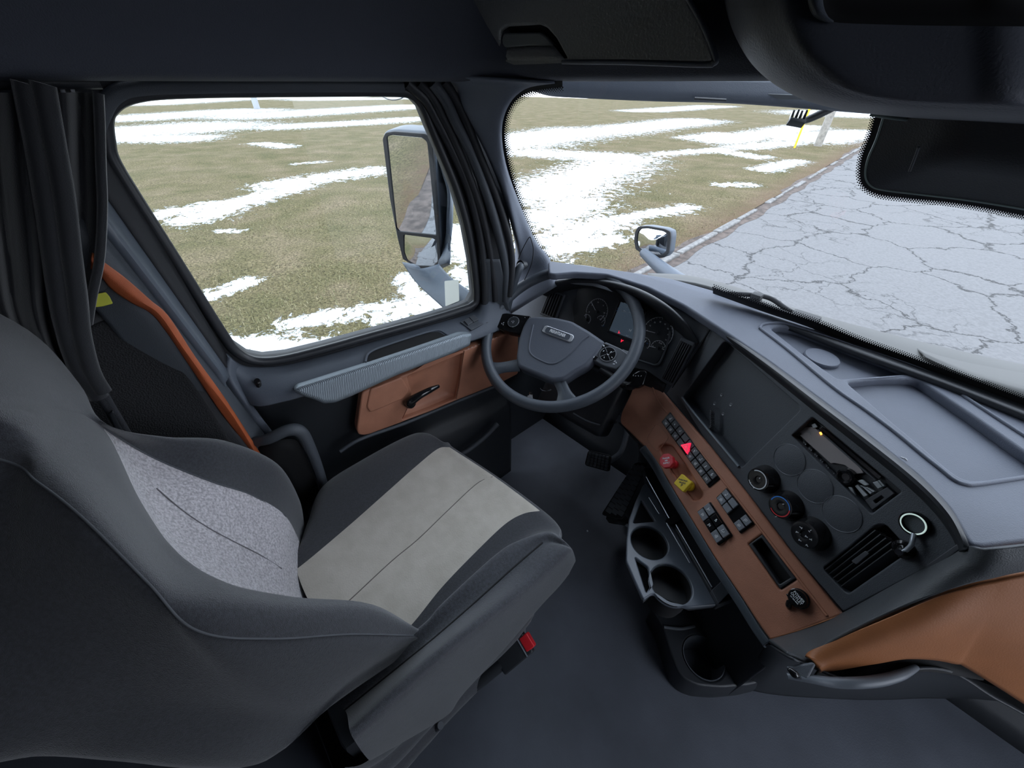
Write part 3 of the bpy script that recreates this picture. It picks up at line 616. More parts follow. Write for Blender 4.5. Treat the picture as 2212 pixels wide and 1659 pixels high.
# ---- rear door pillar
bp_ = thing('trim_2', 'grey pillar trim bands behind the driver window', 'trim', (-1.0, -.05, .9), kind='structure')
def ln(a, b, xa, xb, n=5): return [X(a[0]+(b[0]-a[0])*i/(n-1), a[1]+(b[1]-a[1])*i/(n-1), xa+(xb-xa)*i/(n-1)) for i in range(n)]
l1 = ln((205, 300), (492, 790), -1.03, -1.01); l2 = ln((190, 380), (493, 812), -1.0, -.985)
loft('door_edge', [l1, l2], RUB, bp_, 12, 3, thick=.01)
l3 = ln((180, 395), (491, 815), -.985, -.975); l4 = ln((170, 410), (487, 822), -.965, -.955); l5 = ln((160, 420), (495, 850), -.975, -.965)
loft('pillar_strip', [l2, l3, l4, l5], mat('blue_grey_trim', (.12, .14, .17), .35, .1, 300), bp_, 14, 6, thick=.006)
l6 = ln((150, 440), (575, 955), -.96, -.955); l7 = ln((120, 440), (560, 975), -.94, -.935); l8 = ln((40, 460), (480, 990), -.955, -.95)
loft('pillar_cover', [[p+V((0, 0, 0)) for p in ln((158, 422), (560, 935), -.972, -.965)], l6, l7, l8], PLA, bp_, 14, 6, thick=.008)
loft('sill_corner', [[X(488, 770, -1.0), X(480, 805, -.985), X(500, 850, -.97), X(560, 935, -.965)], [X(500, 775, -.99), X(500, 810, -.975), X(520, 855, -.955), X(575, 940, -.955)], [GP.at(520, 792, .016), Z(530, 825, .815), Z(538, 862, .79), X(590, 935, -.95)]], PL2, bp_, 16, 5, thick=.004)
# curved armrest shell behind the seat on the door side
hs = thing('seat_side_handle', 'curved dark grab bar at the rear edge of the driver door opening', 'handle', X(620, 960, -.86))
tube('bar', [X(545, 955, -.93), X(580, 948, -.90), X(620, 930, -.885), X(648, 932, -.88), X(668, 965, -.88), X(690, 1020, -.88), X(705, 1075, -.88), X(720, 1120, -.88)], [.012, .014, .015, .016, .015, .013, .013, .013], BLK if False else PLA, hs, 12)
loft('web', [[X(560, 965, -.93), X(600, 950, -.90), X(640, 950, -.892), X(660, 985, -.89), X(690, 1060, -.89)], [X(560, 1000, -.93), X(580, 1010, -.91), X(610, 1030, -.90), X(630, 1060, -.90), X(660, 1110, -.90)]], VDK, hs, 16, 3, thick=.004)
# ---- padded panel beside the seat, belt, label
sp_ = thing('padded_side_panel', 'black knit padded wall panel with leather edge behind the orange belt', 'panel', (-.95, -.1, .6))
PP_ = Fr(X(350, 850, -.935), (.985, -.05, .12), (0, 0, 1))
po = [(150, 720), (185, 685), (215, 668), (255, 663), (300, 670), (340, 690), (375, 722), (410, 770), (450, 835), (500, 905), (545, 975), (560, 1080), (150, 1080)]
pi_ = [(150, 745), (190, 708), (225, 692), (260, 687), (295, 692), (325, 705), (350, 730), (385, 778), (430, 850), (480, 925), (522, 990), (535, 1080), (150, 1080)]
pp('border', PP_, [po], .05, mat('black_leather', (.045, .045, .05), .5, .4, 450), sp_, z=0, bev=.012, r=.01, seg=4)
pp('fabric_face', PP_, [pi_], .02, mat('side_knit', (.022, .022, .024), .95, .7, 330, weave=1), sp_, z=.006, bev=.006, r=.01, seg=3)
bt = thing('seat_belt', 'orange brown seat belt strap running down beside the driver window', 'seat belt', X(380, 750, -.90))
br_ = [(200, 545), (221, 563), (273, 602), (325, 648), (365, 684), (423, 772), (488, 863), (553, 964), (600, 1040)]; bl_ = [(195, 580), (216, 596), (241, 625), (283, 654), (325, 677), (358, 716), (407, 788), (472, 885), (527, 959), (575, 1040)]
loft('webbing', [[X(x, y, -.915) for x, y in bl_], [X(x, y, -.905) for x, y in [(197, 562), (219, 580), (257, 613), (304, 651), (345, 680), (390, 744), (448, 825), (512, 912), (587, 1040)]], [X(x, y, -.915) for x, y in br_]], ORG, bt, 60, 4, thick=.002)
lb_ = thing('belt_label', 'yellow tag hanging at the belt guide beside the curtain', 'label', X(222, 640, -.91))
pp('tag', Fr(X(222, 640, -.915), (1, 0, .2)), [[(205, 636), (228, 631), (236, 640), (244, 656), (222, 662), (205, 664)]], .003, YLB, lb_, r=.002)
pp('belt_guide', Fr(X(222, 610, -.925), (1, 0, .2)), [[(200, 598), (217, 596), (236, 618), (226, 630), (200, 633)]], .008, BLK, lb_, r=.004)
# ---- curtain
ct = thing('privacy_curtain', 'black pleated privacy curtain gathered behind the driver seat', 'curtain', (-1.0, -.25, 1.0))
right = [(213, 200), (216, 260), (219, 360), (222, 450), (216, 560), (200, 640), (187, 700), (188, 760), (205, 815), (232, 850)]
left = [(-420, 200), (-400, 300), (-380, 400), (-350, 500), (-300, 600), (-240, 700), (-150, 780), (-60, 830), (60, 860), (190, 880)]
rows = []; NU = 110
R_ = spl([(*p, 0) for p in right], 46); Lf = spl([(*p, 0) for p in left], 46)
for i, (a, b) in enumerate(zip(Lf, R_)):
    row = []; t_ = i/45
    for j in range(NU):
        s_ = j/(NU-1); p = a.lerp(b, s_)
        fold = math.sin((s_*13+.2*math.sin(t_*3)+1.2)*math.pi)*(1-.35*t_)+.16*math.sin((s_*27+t_*1.2)*math.pi+1)
        x_ = -.905-.035*t_+.024*fold-.03*(1-s_)
        row.append(X(p.x, p.y, x_))
    rows.append(row)
o = obj('cloth', grid_bm(rows), CUR, ct, angle=80)
o = tube('hem', [X(x, y, -.88) for x, y in [(212, 200), (215, 260), (218, 360), (221, 450), (215, 560), (199, 640), (190, 700)]], .006, CUR, ct, 8)
tube('fold', [X(x, y, -.86) for x, y in [(92, 180), (120, 330), (138, 430), (152, 540), (166, 640), (175, 720), (196, 800), (222, 846)]], .012, CUR, ct, 10)
tube('fold', [X(x, y, -.865) for x, y in [(56, 180), (84, 330), (102, 440), (118, 560), (136, 680), (168, 790), (214, 858)]], .013, CUR, ct, 10)
loft('tie_strap', [[X(205, 855, -.89), X(235, 905, -.90), X(262, 950, -.90), X(282, 985, -.90)], [X(230, 845, -.885), X(255, 890, -.895), X(290, 945, -.90), X(318, 985, -.90)]], mat('strap_fabric', (.05, .052, .06), .9, .5, 400), ct, 14, 3, thick=.006)
loft('tie_strap', [[X(236, 895, -.88), X(250, 930, -.885), X(280, 975, -.885)], [X(244, 888, -.88), X(262, 925, -.885), X(296, 972, -.885)]], BLK, ct, 10, 3, thick=.004)
ck = bmesh.new()
for x in (48, 73, 91): tube_bm([X(x-2, 178, -.93), X(x+1, 192, -.92)], .004, 6, 3, ck)
obj('glider', ck, mat('tan_glider', (.35, .30, .24), .6), ct)
tube('rail', [X(-400, 178, -.93), X(215, 178, -.93)], .008, BLK, ct, 8)
for a_, b2 in (((130, 180), (138, 205)), ((150, 178), (158, 202))): tube('rail_bracket', [X(*a_, -.94), X(*b2, -.93)], .003, GRM, ct, 6)
pp('rail_cover', Fr(X(180, 220, -.94), (1, 0, 0)), [[(125, 196), (165, 196), (213, 210), (213, 222), (130, 205)]], .004, BLK, ct, z=0, r=.002)
# ---- overhead: side and front shelf in one moulding, cabinet door with latch
oh = thing('overhead_shelf', 'dark overhead storage moulding above the driver door and windshield', 'overhead shelf', (-.6, .6, 1.45))
def path(z, side, front, cx_=0):
    return [(-side, -1.15, z), (-side, -.5, z), (-side, 0, z), (-side, .30, z), (-side+.008, .44+cx_, z), (-side+.05, .535+cx_, z), (-side+.13, front-.03, z), (-.55, front, z), (-.2, front+.025, z), (.3, front+.03, z), (.9, front+.02, z)]
loft('moulding', [path(1.60, 1.0, .80), path(1.420, 1.0, .82), path(1.408, .97, .80), path(1.403, .93, .76), path(1.405, .875, .665), path(1.418, .855, .64), path(1.45, .85, .635), path(1.55, .865, .66, .03), path(1.70, .90, .70, .06), path(1.95, .95, .76, .1), path(2.13, .98, .80, .12)], PAD, oh, 90, 6, thick=.004)
FP = Fr((-.3, .652, 1.45), (0.02, -1, -.12))
cd_ = [(850, -80), (885, 10), (925, 95), (942, 128), (960, 137), (1060, 136), (1200, 133), (1350, 132), (1515, 137), (1538, 134), (1543, 122), (1515, 50), (1480, -10), (1440, -80)]
lat = [(1078, 80), (1080, 66), (1092, 58), (1165, 54), (1180, 60), (1200, 82), (1226, 129), (1110, 134), (1090, 126), (1082, 105)]
co = thing('overhead_cabinet_door', 'grained dark cabinet door with a recessed latch above the windshield', 'cabinet door', FP.o)
pp('door_panel', FP, [cd_, lat], .014, CAB, co, z=.034, bev=.004, r=[.008, .004], seg=3)
pp('latch_recess', FP, [lat], .004, VDK, co, z=.022, r=.003)
pp('latch', FP, [[(1084, 84), (1088, 72), (1165, 70), (1178, 78), (1196, 99), (1140, 99), (1086, 104)]], .008, mat('latch_grey', (.16, .17, .17), .5), co, z=.031, r=.003, bev=.002)
loft('latch_scoop', [[FP.at(x, y, .028) for x, y in [(1086, 105), (1140, 101), (1198, 100)]], [FP.at(x, y, .033) for x, y in [(1098, 130), (1150, 131), (1222, 130)]]], CAB, co, 8, 3, thick=.002)
tube('panel_edge', [FP.at(x, y, .032) for x, y in [(1215, 133), (1350, 134), (1515, 139), (1541, 136), (1546, 122), (1517, 50), (1478, -20)]], .0035, PL2, co, 8, 60)
# sun visor strip and liner under the shelf, above the windshield
vs = thing('sun_visor', 'thin grey folded sun visor along the top of the windshield', 'sun visor', D(1500, 200, .95))
loft('visor_board', [[D(1060, 176, 1.0), D(1200, 174, .97), (D(1400, 176, .95)), D(1600, 178, .93), D(1850, 184, .90)], [D(1130, 186, 1.0), D(1210, 192, .975), D(1400, 203, .955), D(1600, 211, .935), D(1860, 225, .9)], [D(1150, 187, 1.01), D(1220, 206, .985), D(1400, 211, .965), D(1600, 216, .945), D(1880, 238, .91)]], PL2, vs, 30, 5, thick=.008)
pp('mirror_flap', Fr(D(1650, 204, .925), (CAM-D(1650, 204, .925)).normalized()+V((0, 0, -.5))), [[(1520, 199), (1800, 208), (1800, 217), (1545, 213)]], .003, mat('visor_flap', (.15, .16, .17), .5), vs, z=.004, bev=.001)
for a_, b2 in ((1500, 1568), (1692, 1765)): tube('clip', [D(a_, 213+(a_-1500)*.02, .93), D(b2, 216+(b2-1500)*.01, .92)], .0035, BLK, vs, 6)
# ---- centre pod hanging from the roof
pod = thing('overhead_pod', 'large dark rounded overhead console pod at the upper right', 'overhead console', D(2000, 120, .6))
s0 = [(1552, -70), (1562, -20), (1575, 40), (1595, 90), (1625, 138), (1668, 178), (1720, 208), (1780, 229), (1850, 242), (1950, 253), (2080, 261), (2212, 269), (2450, 285)]
s1 = [(1650, -70), (1660, -20), (1672, 35), (1692, 85), (1722, 130), (1760, 165), (1800, 190), (1850, 208), (1910, 220), (1990, 228), (2090, 233), (2212, 238), (2450, 250)]
s2_ = [(1690, -70), (1698, -20), (1708, 30), (1725, 75), (1752, 115), (1788, 145), (1825, 168), (1870, 182), (1930, 190), (2000, 195), (2100, 199), (2212, 202), (2450, 210)]
s3_ = [(1752, -70), (1757, -25), (1762, 5), (1770, 28), (1782, 40), (1796, 46), (1812, 49), (1850, 51), (1910, 53), (1990, 55), (2090, 56), (2212, 57), (2450, 60)]
s4_ = [(1775, -70), (1778, -40), (1782, -20), (1788, 0), (1796, 12), (1806, 20), (1820, 24), (1856, 26), (1912, 28), (1990, 29), (2090, 30), (2212, 30), (2450, 30)]
def depth(x, base): return (base - .12*max(0, min(1, (x-1560)/650)))*.66
pod_lines = [[D(x, y, depth(x, .80)) for x, y in s0], [D(x+1, y-1, depth(x, .70)) for x, y in s0], [D(x*.6+a*.4, y*.6+b*.4, depth(x, .625)) for (x, y), (a, b) in zip(s0, s1)], [D(x, y, depth(x, .59)) for x, y in s1], [D(x, y, depth(x, .572)) for x, y in s2_], [D(x, y, depth(x, .565)) for x, y in s3_]]
pod_lines = [l+[l[-1]+V((.38, .03, 0))] for l in pod_lines]
loft('shell', pod_lines, mat('pod_plastic', (.085, .092, .115), .6, .35, 400), pod, 70, 7, thick=.0)
tube('recess_rim', [D(x, y, depth(x, .563)) for x, y in [(1752, -70), (1757, -25), (1762, 5), (1769, 26), (1784, 41), (1800, 47)]], [.005, .005, .005, .004, .002, .0006], PL2, pod, 10)
loft('recess', [[D(x, y, depth(x, .566)) for x, y in s3_], [D(x, y, depth(x, .60)) for x, y in s4_], [D(x, y-60, depth(x, .60)) for x, y in s4_]], VDK, pod, 60, 4)
tube('lower_seam', [D(1880, 247, .47), D(1950, 257, .46), (D(2080, 265, .45)), D(2212, 272, .44), D(2450, 290, .42)], .002, mat('pale_green_seal', (.25, .32, .30), .4), pod, 6)
# bracket with connector, wire loop
bk = thing('mirror_bracket', 'black bracket arm with a square clip hanging below the overhead pod', 'bracket', D(1730, 250, .95))
tube('arm', [D(1800, 233, .93), D(1770, 247, .94), D(1745, 258, .95), D(1730, 262, .95)], [.008, .009, .008, .006], BLK, bk, 8)
BF = Fr(D(1722, 252, .95), _F*-1+_R*-.2, _U+_R*.35)
for k in range(4): box('clip', BF, -.012+.009*k, .001*k, .005, .024, .014, GLS, bk, z=-.01+.003*(k % 2), bev=.001)
box('clip_base', BF, .003, -.013, .036, .008, .02, BLK, bk, z=-.012, bev=.001)
wl = tube('wire_loop', [D(808, 176, .98), D(811, 190, .98), D(820, 203, .98), D(835, 213, .98), D(852, 216, .98), D(870, 211, .98), D(884, 199, .98), D(892, 187, .98), D(896, 175, .98)], .0014, mat('grey_wire', (.30, .31, .31), .5), None, 6, 50)
tag(wl, 'thin loose wire loop hanging over the top of the driver window', 'wire')
# ================================================================== DRIVER SEAT
seat = thing('driver_seat', 'dark knit driver seat with tan cushion and light grey back insert', 'seat', (-.55, .1, 0))
BO = V((-.56, -.08, .6)); BU = V((0, -.3, .95)).normalized(); BN = V((0, .95, .3)).normalized()
BF_ = Fr(BO, BN, BU)
def B(x, y, f): return BF_.at(x, y, f)
C2 = [X(655, 1190, -.69), X(618, 1116, -.705), B(545, 1070, .045), B(456, 1040, .03), B(330, 988, .005), B(224, 924, .02), B(120, 880, .04), B(0, 840, .06), B(-500, 700, .07)]
C1 = [X(657, 1140, -.765), X(647, 1080, -.79), B(600, 1005, .10), B(490, 957, .08), B(360, 946, .04), B(228, 915, .03), B(172, 830, .03), B(60, 715, .04), B(-260, 560, .05)]
C0 = [p+V((-.05, 0, -.01))-BN*.03 for p in C1]
C3v = [B(735, 1400, .01), B(650, 1378, .01), B(510, 1310, .01), B(398, 1216, .0), B(305, 1085, .0), B(226, 930, .021), B(122, 886, .041), B(2, 850, .061), B(-500, 720, .071)]
C3 = [X(893, 1360, -.325), X(800, 1305, -.35), X(640, 1290, -.36), B(480, 1262, .075), B(360, 1190, .035), B(245, 1040, .035), B(138, 950, .045), B(20, 905, .062), B(-500, 800, .07)]
C4 = [X(893, 1373, -.305), X(760, 1370, -.31), X(590, 1380, -.315), X(427, 1363, -.33), X(320, 1260, -.37), X(183, 1123, -.43), X(81, 1042, -.48), X(-10, 990, -.52), X(-500, 900, -.55)]
C5 = [X(893, 1385, -.305), X(775, 1455, -.30), X(671, 1534, -.30), X(560, 1534, -.31), X(407, 1512, -.335), X(244, 1497, -.36), X(60, 1505, -.38), X(-150, 1520, -.40), X(-500, 1540, -.42)]
C6 = [p+V((-.05, 0, 0))-BN*.10 for p in C5]
C7 = [p+V((.02, 0, 0))-BN*.09 for p in C0]
M_ = [a.lerp(b, .5)-BN*((.03, .035, .035, .025, .01)[i] if i < 5 else 0) for i, (a, b) in enumerate(zip(C2, C3v))]
cols = [C0, C1, C2, M_, C3v, C3, C4, C5, C6, C7]
NUv, NVv = 57, 8
lines = [spl(c, NUv) for c in cols]
sm_ = [[spl([l[i] for l in lines], (len(lines)-1)*NVv+1) for i in range(NUv)]][0]   # [row along][across]
tip = int(5/8*(NUv-1))
body = bmesh.new(); ins = bmesh.new()
gv = [[None]*len(sm_[0]) for _ in sm_]; gi = [[None]*len(sm_[0]) for _ in sm_]
for i in range(NUv-1):
    for j in range(len(sm_[0])-1):
        isin = 2*NVv <= j < 4*NVv and i < tip
        bm, g = (ins, gi) if isin else (body, gv)
        q = []
        for a, b in ((i, j), (i, j+1), (i+1, j+1), (i+1, j)):
            if g[a][b] is None: g[a][b] = bm.verts.new(sm_[a][b])
            q.append(g[a][b])
        try: bm.faces.new(q)
        except Exception: pass
obj('backrest', body, KNT, seat, angle=70)
obj('backrest_insert', ins, INS, seat, angle=80)
def off(pts, d=.002): return [p+(CAM-p).normalized()*d for p in pts]
tube('piping', off(C4, .0008), .0013, mat('seam_thread', (.085, .09, .10), .9), seat, 8, 110)
tube('piping', off([l for l in C2[1:6]], .001), .0012, mat('seam_thread', (.075, .08, .09), .9), seat, 8, 90)
# stitched line down the insert
tube('insert_seam', [sm_[i][int(2.75*NVv)]+BN*.0005 for i in range(6, tip-6, 4)], .0009, mat('insert_thread', (.17, .16, .17), .9), seat, 6, 60)
# cushion
k0 = [Z(x, y, .42) for x, y in [(640, 1195), (660, 1160), (690, 1100), (750, 1060), (850, 1010), (900, 990), (960, 985)]]
k1 = [Z(x, y, .545) for x, y in [(650, 1170), (667, 1125), (700, 1050), (785, 992), (880, 942), (920, 936), (957, 956)]]
k2 = [Z(x, y, .56) for x, y in [(640, 1230), (680, 1198), (760, 1130), (830, 1068), (900, 1006), (945, 970), (968, 966)]]
kM = [Z(x, y, .552) for x, y in [(700, 1345), (760, 1292), (845, 1213), (905, 1163), (965, 1105), (1030, 1045), (1064, 1030)]]
k3 = [Z(x, y, .56) for x, y in [(830, 1410), (893, 1345), (955, 1268), (1025, 1195), (1090, 1133), (1130, 1110), (1163, 1104)]]
k4 = [Z(x, y, .572) for x, y in [(840, 1430), (905, 1362), (970, 1300), (1045, 1228), (1110, 1180), (1155, 1150), (1198, 1140)]]
k5 = [Z(x, y, .615) for x, y in [(700, 1500), (905, 1357), (958, 1302), (1075, 1196), (1130, 1165), (1183, 1150), (1205, 1158)]]
k6 = [Z(x, y, .610) for x, y in [(745, 1534), (884, 1422), (945, 1372), (1024, 1303), (1110, 1225), (1172, 1172), (1222, 1176)]]
k7 = [X(x, y, -.235) for x, y in [(760, 1590), (900, 1470), (985, 1395), (1080, 1320), (1170, 1250), (1228, 1196), (1238, 1192)]]
k8 = [X(x, y, -.245) for x, y in [(800, 1640), (960, 1550), (1000, 1500), (1090, 1400), (1160, 1315), (1210, 1260), (1236, 1215)]]
k9 = [p+V((-.10, 0, -.015)) for p in k8]
def front(l, d1=(.02, -.02), d2=(.028, -.07), d3=(.0, -.12)):  # roll the front edge down
    e = l[-1]; f = V((0, 1, 0)); return l+[e+f*d1[0]+V((0, 0, d1[1])), e+f*d2[0]+V((0, 0, d2[1])), e+f*d3[0]+V((0, 0, d3[1]))]
cc_ = [front(l) for l in (k0, k1, k2, kM, k3, k4)]+[front(k5, (.008, -.01), (.014, -.05), (.0, -.10)), front(k6, (.006, -.008), (.012, -.04), (.0, -.09)), front(k7, (.0, -.01), (-.004, -.03), (-.012, -.06)), front(k8, (-.006, -.006), (-.012, -.018), (-.02, -.035)), front(k9, (-.006, -.006), (-.012, -.018), (-.02, -.035))]
N1, N2 = 55, 8
lines = [spl(c, N1) for c in cc_]; G = [spl([l[i] for l in lines], (len(lines)-1)*N2+1) for i in range(N1)]
cu1 = bmesh.new(); cu2 = bmesh.new(); cu3 = bmesh.new(); gs = [{} for _ in range(3)]
frow = int(6/9*(N1-1))
for i in range(N1-1):
    for j in range(len(G[0])-1):
        w_ = 1 if (2*N2 <= j < 4*N2 and i < frow+1) else (2 if j >= 6*N2 - N2//2 else 0)
        bm, g = ((cu1, gs[0]), (cu2, gs[1]), (cu3, gs[2]))[w_]; q = []
        for a, b in ((i, j), (i, j+1), (i+1, j+1), (i+1, j)):
            if (a, b) not in g: g[a, b] = bm.verts.new(G[a][b])
            q.append(g[a, b])
        bm.faces.new(q)
obj('cushion', cu1, KNT, seat, angle=70); obj('cushion_insert', cu2, TAN, seat, angle=80); obj('side_bolster', cu3, KN2, seat, angle=80)
tube('piping', off(k6[:6], .0005), .0018, VDK, seat, 8, 80)
tube('cushion_groove', [p+V((0, 0, .0)) for p in kM], .0012, mat('tan_thread', (.19, .17, .15), .9), seat, 6, 70)
# pleated skirt around the suspension and the base
rows = []
for i in range(24):
    t_ = i/23; row = []
    for j in range(70):
        s_ = j/69; ang = s_
        base = [(-.285, -.14), (-.262, -.08), (-.262, .1), (-.262, .30), (-.30, .37), (-.5, .39), (-.78, .37)]
        p = spl([(a, b, 0) for a, b in base], 70)[j]
        f = .012*math.sin(t_*math.pi*5+.6*math.sin(s_*22))*(.4+t_)
        row.append((p.x+f-.03*t_, p.y+f*.3-.06*t_, .45-.30*t_))
    rows.append(row)
obj('suspension_skirt', grid_bm(rows), KN2, seat, angle=80)
obj('seat_pan', box_bm((-.545, .12, .44), V((1, 0, 0)), V((0, 1, 0)), V((0, 0, 1)), .255, .25, .05, .02), BLK, seat)
obj('base', box_bm((-.55, .05, .075), V((1, 0, 0)), V((0, 1, 0)), V((0, 0, 1)), .22, .26, .075, .02), BLK, seat)
tube('height_knob', [D(940, 1575, .92), D(952, 1567, .90)], .008, PLA, seat, 10, 3)
# seat belt buckle on its stalk
bu = thing('belt_buckle', 'black seat belt buckle with a red release button beside the seat', 'buckle', (-.24, .22, .33))
bA, bB, bC = D(1000, 1500, .98), D(1085, 1432, .985), D(1140, 1386, .99)
ud = (bC-bB).normalized(); KF = Fr(bC, ud+V((0, 0, .3)), V((0, -.2, 1)))
tube('stalk', [bA, bB], .016, BLK, bu, 10, 5)
nn = (CAM-bC).normalized(); sd = ud.cross(nn).normalized(); up_ = sd.cross(ud)
obj('housing', box_bm(bC.lerp(bB, .52), ud, sd, up_, .046, .026, .014, .007, 3), BLK, bu)
obj('release_button', box_bm(bC+ud*.0+up_*.001, ud, sd, up_, .013, .018, .0145, .005, 3), mat('buckle_red', (.7, .02, .03), .4), bu)
obj('rim', box_bm(bC-ud*.016, ud, sd, up_, .0015, .025, .016, .001), SLV, bu)
# ================================================================== STEERING WHEEL
WC = D(1205, 721, 1.134); a_, yw = math.radians(33), .189
WN = V((math.sin(yw)*math.sin(a_), -math.sin(a_)*math.cos(yw), math.cos(a_)))
wh = thing('steering_wheel', 'charcoal four-spoke steering wheel with button pods and badge', 'steering wheel', WC-WN*.08)
WF = Fr(WC, WN, (0, 0, 1)); HP = WF.sh(-.005)
Rr = .229
obj('rim', tube_bm([WF.P(Rr*math.cos(i*math.pi/18), Rr*math.sin(i*math.pi/18), 0) for i in range(36)], .0165, 16, 108, closed=True), RIM, wh, angle=80)
bmr = bmesh.new()
hubo = [(1140, 684), (1160, 682), (1200, 684), (1235, 692), (1270, 712), (1308, 738), (1290, 765), (1268, 790), (1240, 805), (1219, 820), (1193, 823), (1165, 812), (1118, 792), (1114, 770), (1120, 730), (1128, 705)]
pp('hub_cover', HP, [hubo], .045, HUB, wh, z=.012, bev=.010, r=.010, seg=4)
hubi = [(1150, 700), (1210, 698), (1268, 715), (1262, 728), (1235, 765), (1205, 784), (1190, 787), (1160, 775), (1146, 762), (1142, 740)]
# inner shield of the hub: a raised rim
obj('hub_ridge', tube_bm([HP.at(x, y, .0115) for x, y in [(1152, 702), (1147, 725), (1143, 752), (1150, 768), (1175, 782), (1192, 786), (1208, 781), (1232, 763), (1255, 738), (1272, 726)]], .0028, 8, 60), HUB, wh, angle=80)
# badge
bc = HP.uv(1205, 721, .013); e1 = HP.uv(1178, 711, .013); e2 = HP.uv(1233, 731, .013); rot = math.atan2(e2[1]-e1[1], e2[0]-e1[0])
L2 = math.hypot(e2[0]-e1[0], e2[1]-e1[1])/2; ca, sa = math.cos(rot), math.sin(rot)
def oval(s): 
    pts = [(-L2*s, -.0105*s), (L2*s, -.0105*s), (L2*s, .0105*s), (-L2*s, .0105*s)]
    return rnd([(bc[0]+x*ca-y*sa, bc[1]+x*sa+y*ca) for x, y in pts], .0102, 8)
bd = plate('badge', HP, [oval(1.16)], .004, mat('badge_silver', (.72, .74, .77), .25, metal=.6), wh, z=.0155, bev=.0015)
plate('badge_field', HP, [oval(.94)], .002, mat('badge_grey', (.06, .07, .09), .45), bd, z=.0165, bev=.0004)
text('badge_lettering', 'FREIGHTLINER', HP, bc[0], bc[1], .0135, mat('badge_letters', (.8, .82, .85), .4), bd, z=.0168, rot=rot, sx=.60, bold=.0004)
# spokes
def spoke(name, pts_a, pts_b, w0, m=HUB, parent=wh, z=.0):
    pass
pod_l = [(1062, 690), (1078, 679), (1098, 677), (1143, 682), (1128, 718), (1100, 714), (1074, 706)]
q = pp('button_pod', HP, [[(1050, 700), (1070, 682), (1090, 676), (1146, 682), (1130, 722), (1098, 716), (1068, 704)]], .028, GLS, wh, z=.006, bev=.003, r=.004)
bcn = HP.uv(1109, 695, .008); fr2 = HP.sh(.007)
lathe('button_ring', fr2, bcn[0], bcn[1], [(.019, 0), (.019, .0015), (.0175, .0015), (.0175, .0005)], mat('ring_grey', (.25, .26, .28), .4), q)
lathe('button', fr2, bcn[0], bcn[1], [(.0172, 0), (.0172, .0022), (.008, .0028), (0, .0022)], BLK, q)
def marks(name, fr, pxs, m, parent, z, s=1.6):
    for k, (x, y) in enumerate(pxs):
        a, b = fr.uv(x, y, z); th = (k*1.3+x*.1) % 3.14; u2 = fr.u*math.cos(th)+fr.v*math.sin(th)
        obj(name, box_bm(fr.P(a, b, z), u2, fr.n.cross(u2), fr.n, .00085*s, .0003*s, .0002, 0, 1), m, parent, False)
marks('icon', fr2, [(1109, 684), (1098, 695), (1120, 697), (1108, 706), (1134, 686)], WHT, q, .003)
marks('icon', fr2, [(1106, 694), (1110, 694), (1108, 697), (1084, 699), (1088, 697), (1087, 701)], WHT, q, .003, 2.6)
q = pp('button_pod', HP, [[(1308, 738), (1340, 752), (1358, 765), (1352, 782), (1330, 798), (1300, 788), (1272, 773), (1290, 755)]], .028, SLV if False else mat('pod_grey', (.13, .14, .155), .35, metal=.3), wh, z=.006, bev=.003, r=.004)
bcn = HP.uv(1313, 765, .008)
pp('pod_key', fr2, [[(1302, 740), (1316, 746), (1308, 752), (1298, 748)]], .002, GLS, q, z=.001, r=.001)
pp('pod_key', fr2, [[(1280, 766), (1292, 770), (1286, 778), (1275, 773)]], .002, GLS, q, z=.001, r=.001)
lathe('button_ring', fr2, bcn[0], bcn[1], [(.0225, 0), (.0225, .002), (.021, .002), (.021, .0005)], mat('ring_grey', (.25, .26, .28), .4), q)
lathe('button', fr2, bcn[0], bcn[1], [(.0205, 0), (.0205, .0026), (.008, .003), (0, .0024)], GLS, q)
cross = bmesh.new()
for k in range(4):
    an = rot+math.pi/4+k*math.pi/2; u2 = fr2.u*math.cos(an)+fr2.v*math.sin(an); v2 = fr2.n.cross(u2)
    box_bm(fr2.P(bcn[0], bcn[1], .003)+u2*.0125, u2, v2, fr2.n, .0075, .0006, .0003, 0, 1, cross)
obj('button_cross', cross, mat('ring_grey', (.25, .26, .28), .4), q, False)
marks('icon', fr2, [(1312, 765), (1314, 766), (1304, 758), (1320, 760), (1322, 772), (1305, 772)], WHT, q, .0035, 2.6)
marks('icon', fr2, [(1328, 780), (1331, 783), (1326, 786), (1303, 746), (1283, 771), (1305, 747)], WHT, q, .0025, 3)
# arms from pods to the rim
def arm(pxa, pxb, ra, rb, m=RIM, za=-.012, zb=-.006):
    A = [HP.at(x, y, za) for x, y in pxa]
    return A
def web(name, top, bot, m=RIM, th=.02, z=(-.004, -.004)):
    # short wide spoke: two edge lines on the wheel plane, bulging in the middle
    T = [HP.at(x, y, z[0]) for x, y in top]; Bt = [HP.at(x, y, z[1]) for x, y in bot]
    Md = [a.lerp(b, .5)+WN*.006 for a, b in zip(T, Bt)]; BT = [a.lerp(b, .5)-WN*.02 for a, b in zip(T, Bt)]
    return loft(name, [T, Md, Bt, BT, T], m, wh, 14, 5, angle=80)
web('spoke', [(1060, 680), (1075, 676), (1100, 676)], [(1048, 712), (1064, 708), (1090, 716)])
web('spoke', [(1385, 742), (1362, 758), (1345, 754)], [(1365, 795), (1345, 798), (1328, 798)])
web('spoke', [(1044, 776), (1075, 783), (1118, 776)], [(1062, 832), (1078, 808), (1124, 802)])
web('spoke', [(1205, 826), (1210, 850), (1204, 876)], [(1221, 818), (1234, 845), (1254, 866)])
web('spoke', [(1196, 828), (1205, 850), (1200, 874)], [(1212, 822), (1228, 845), (1240, 868)])
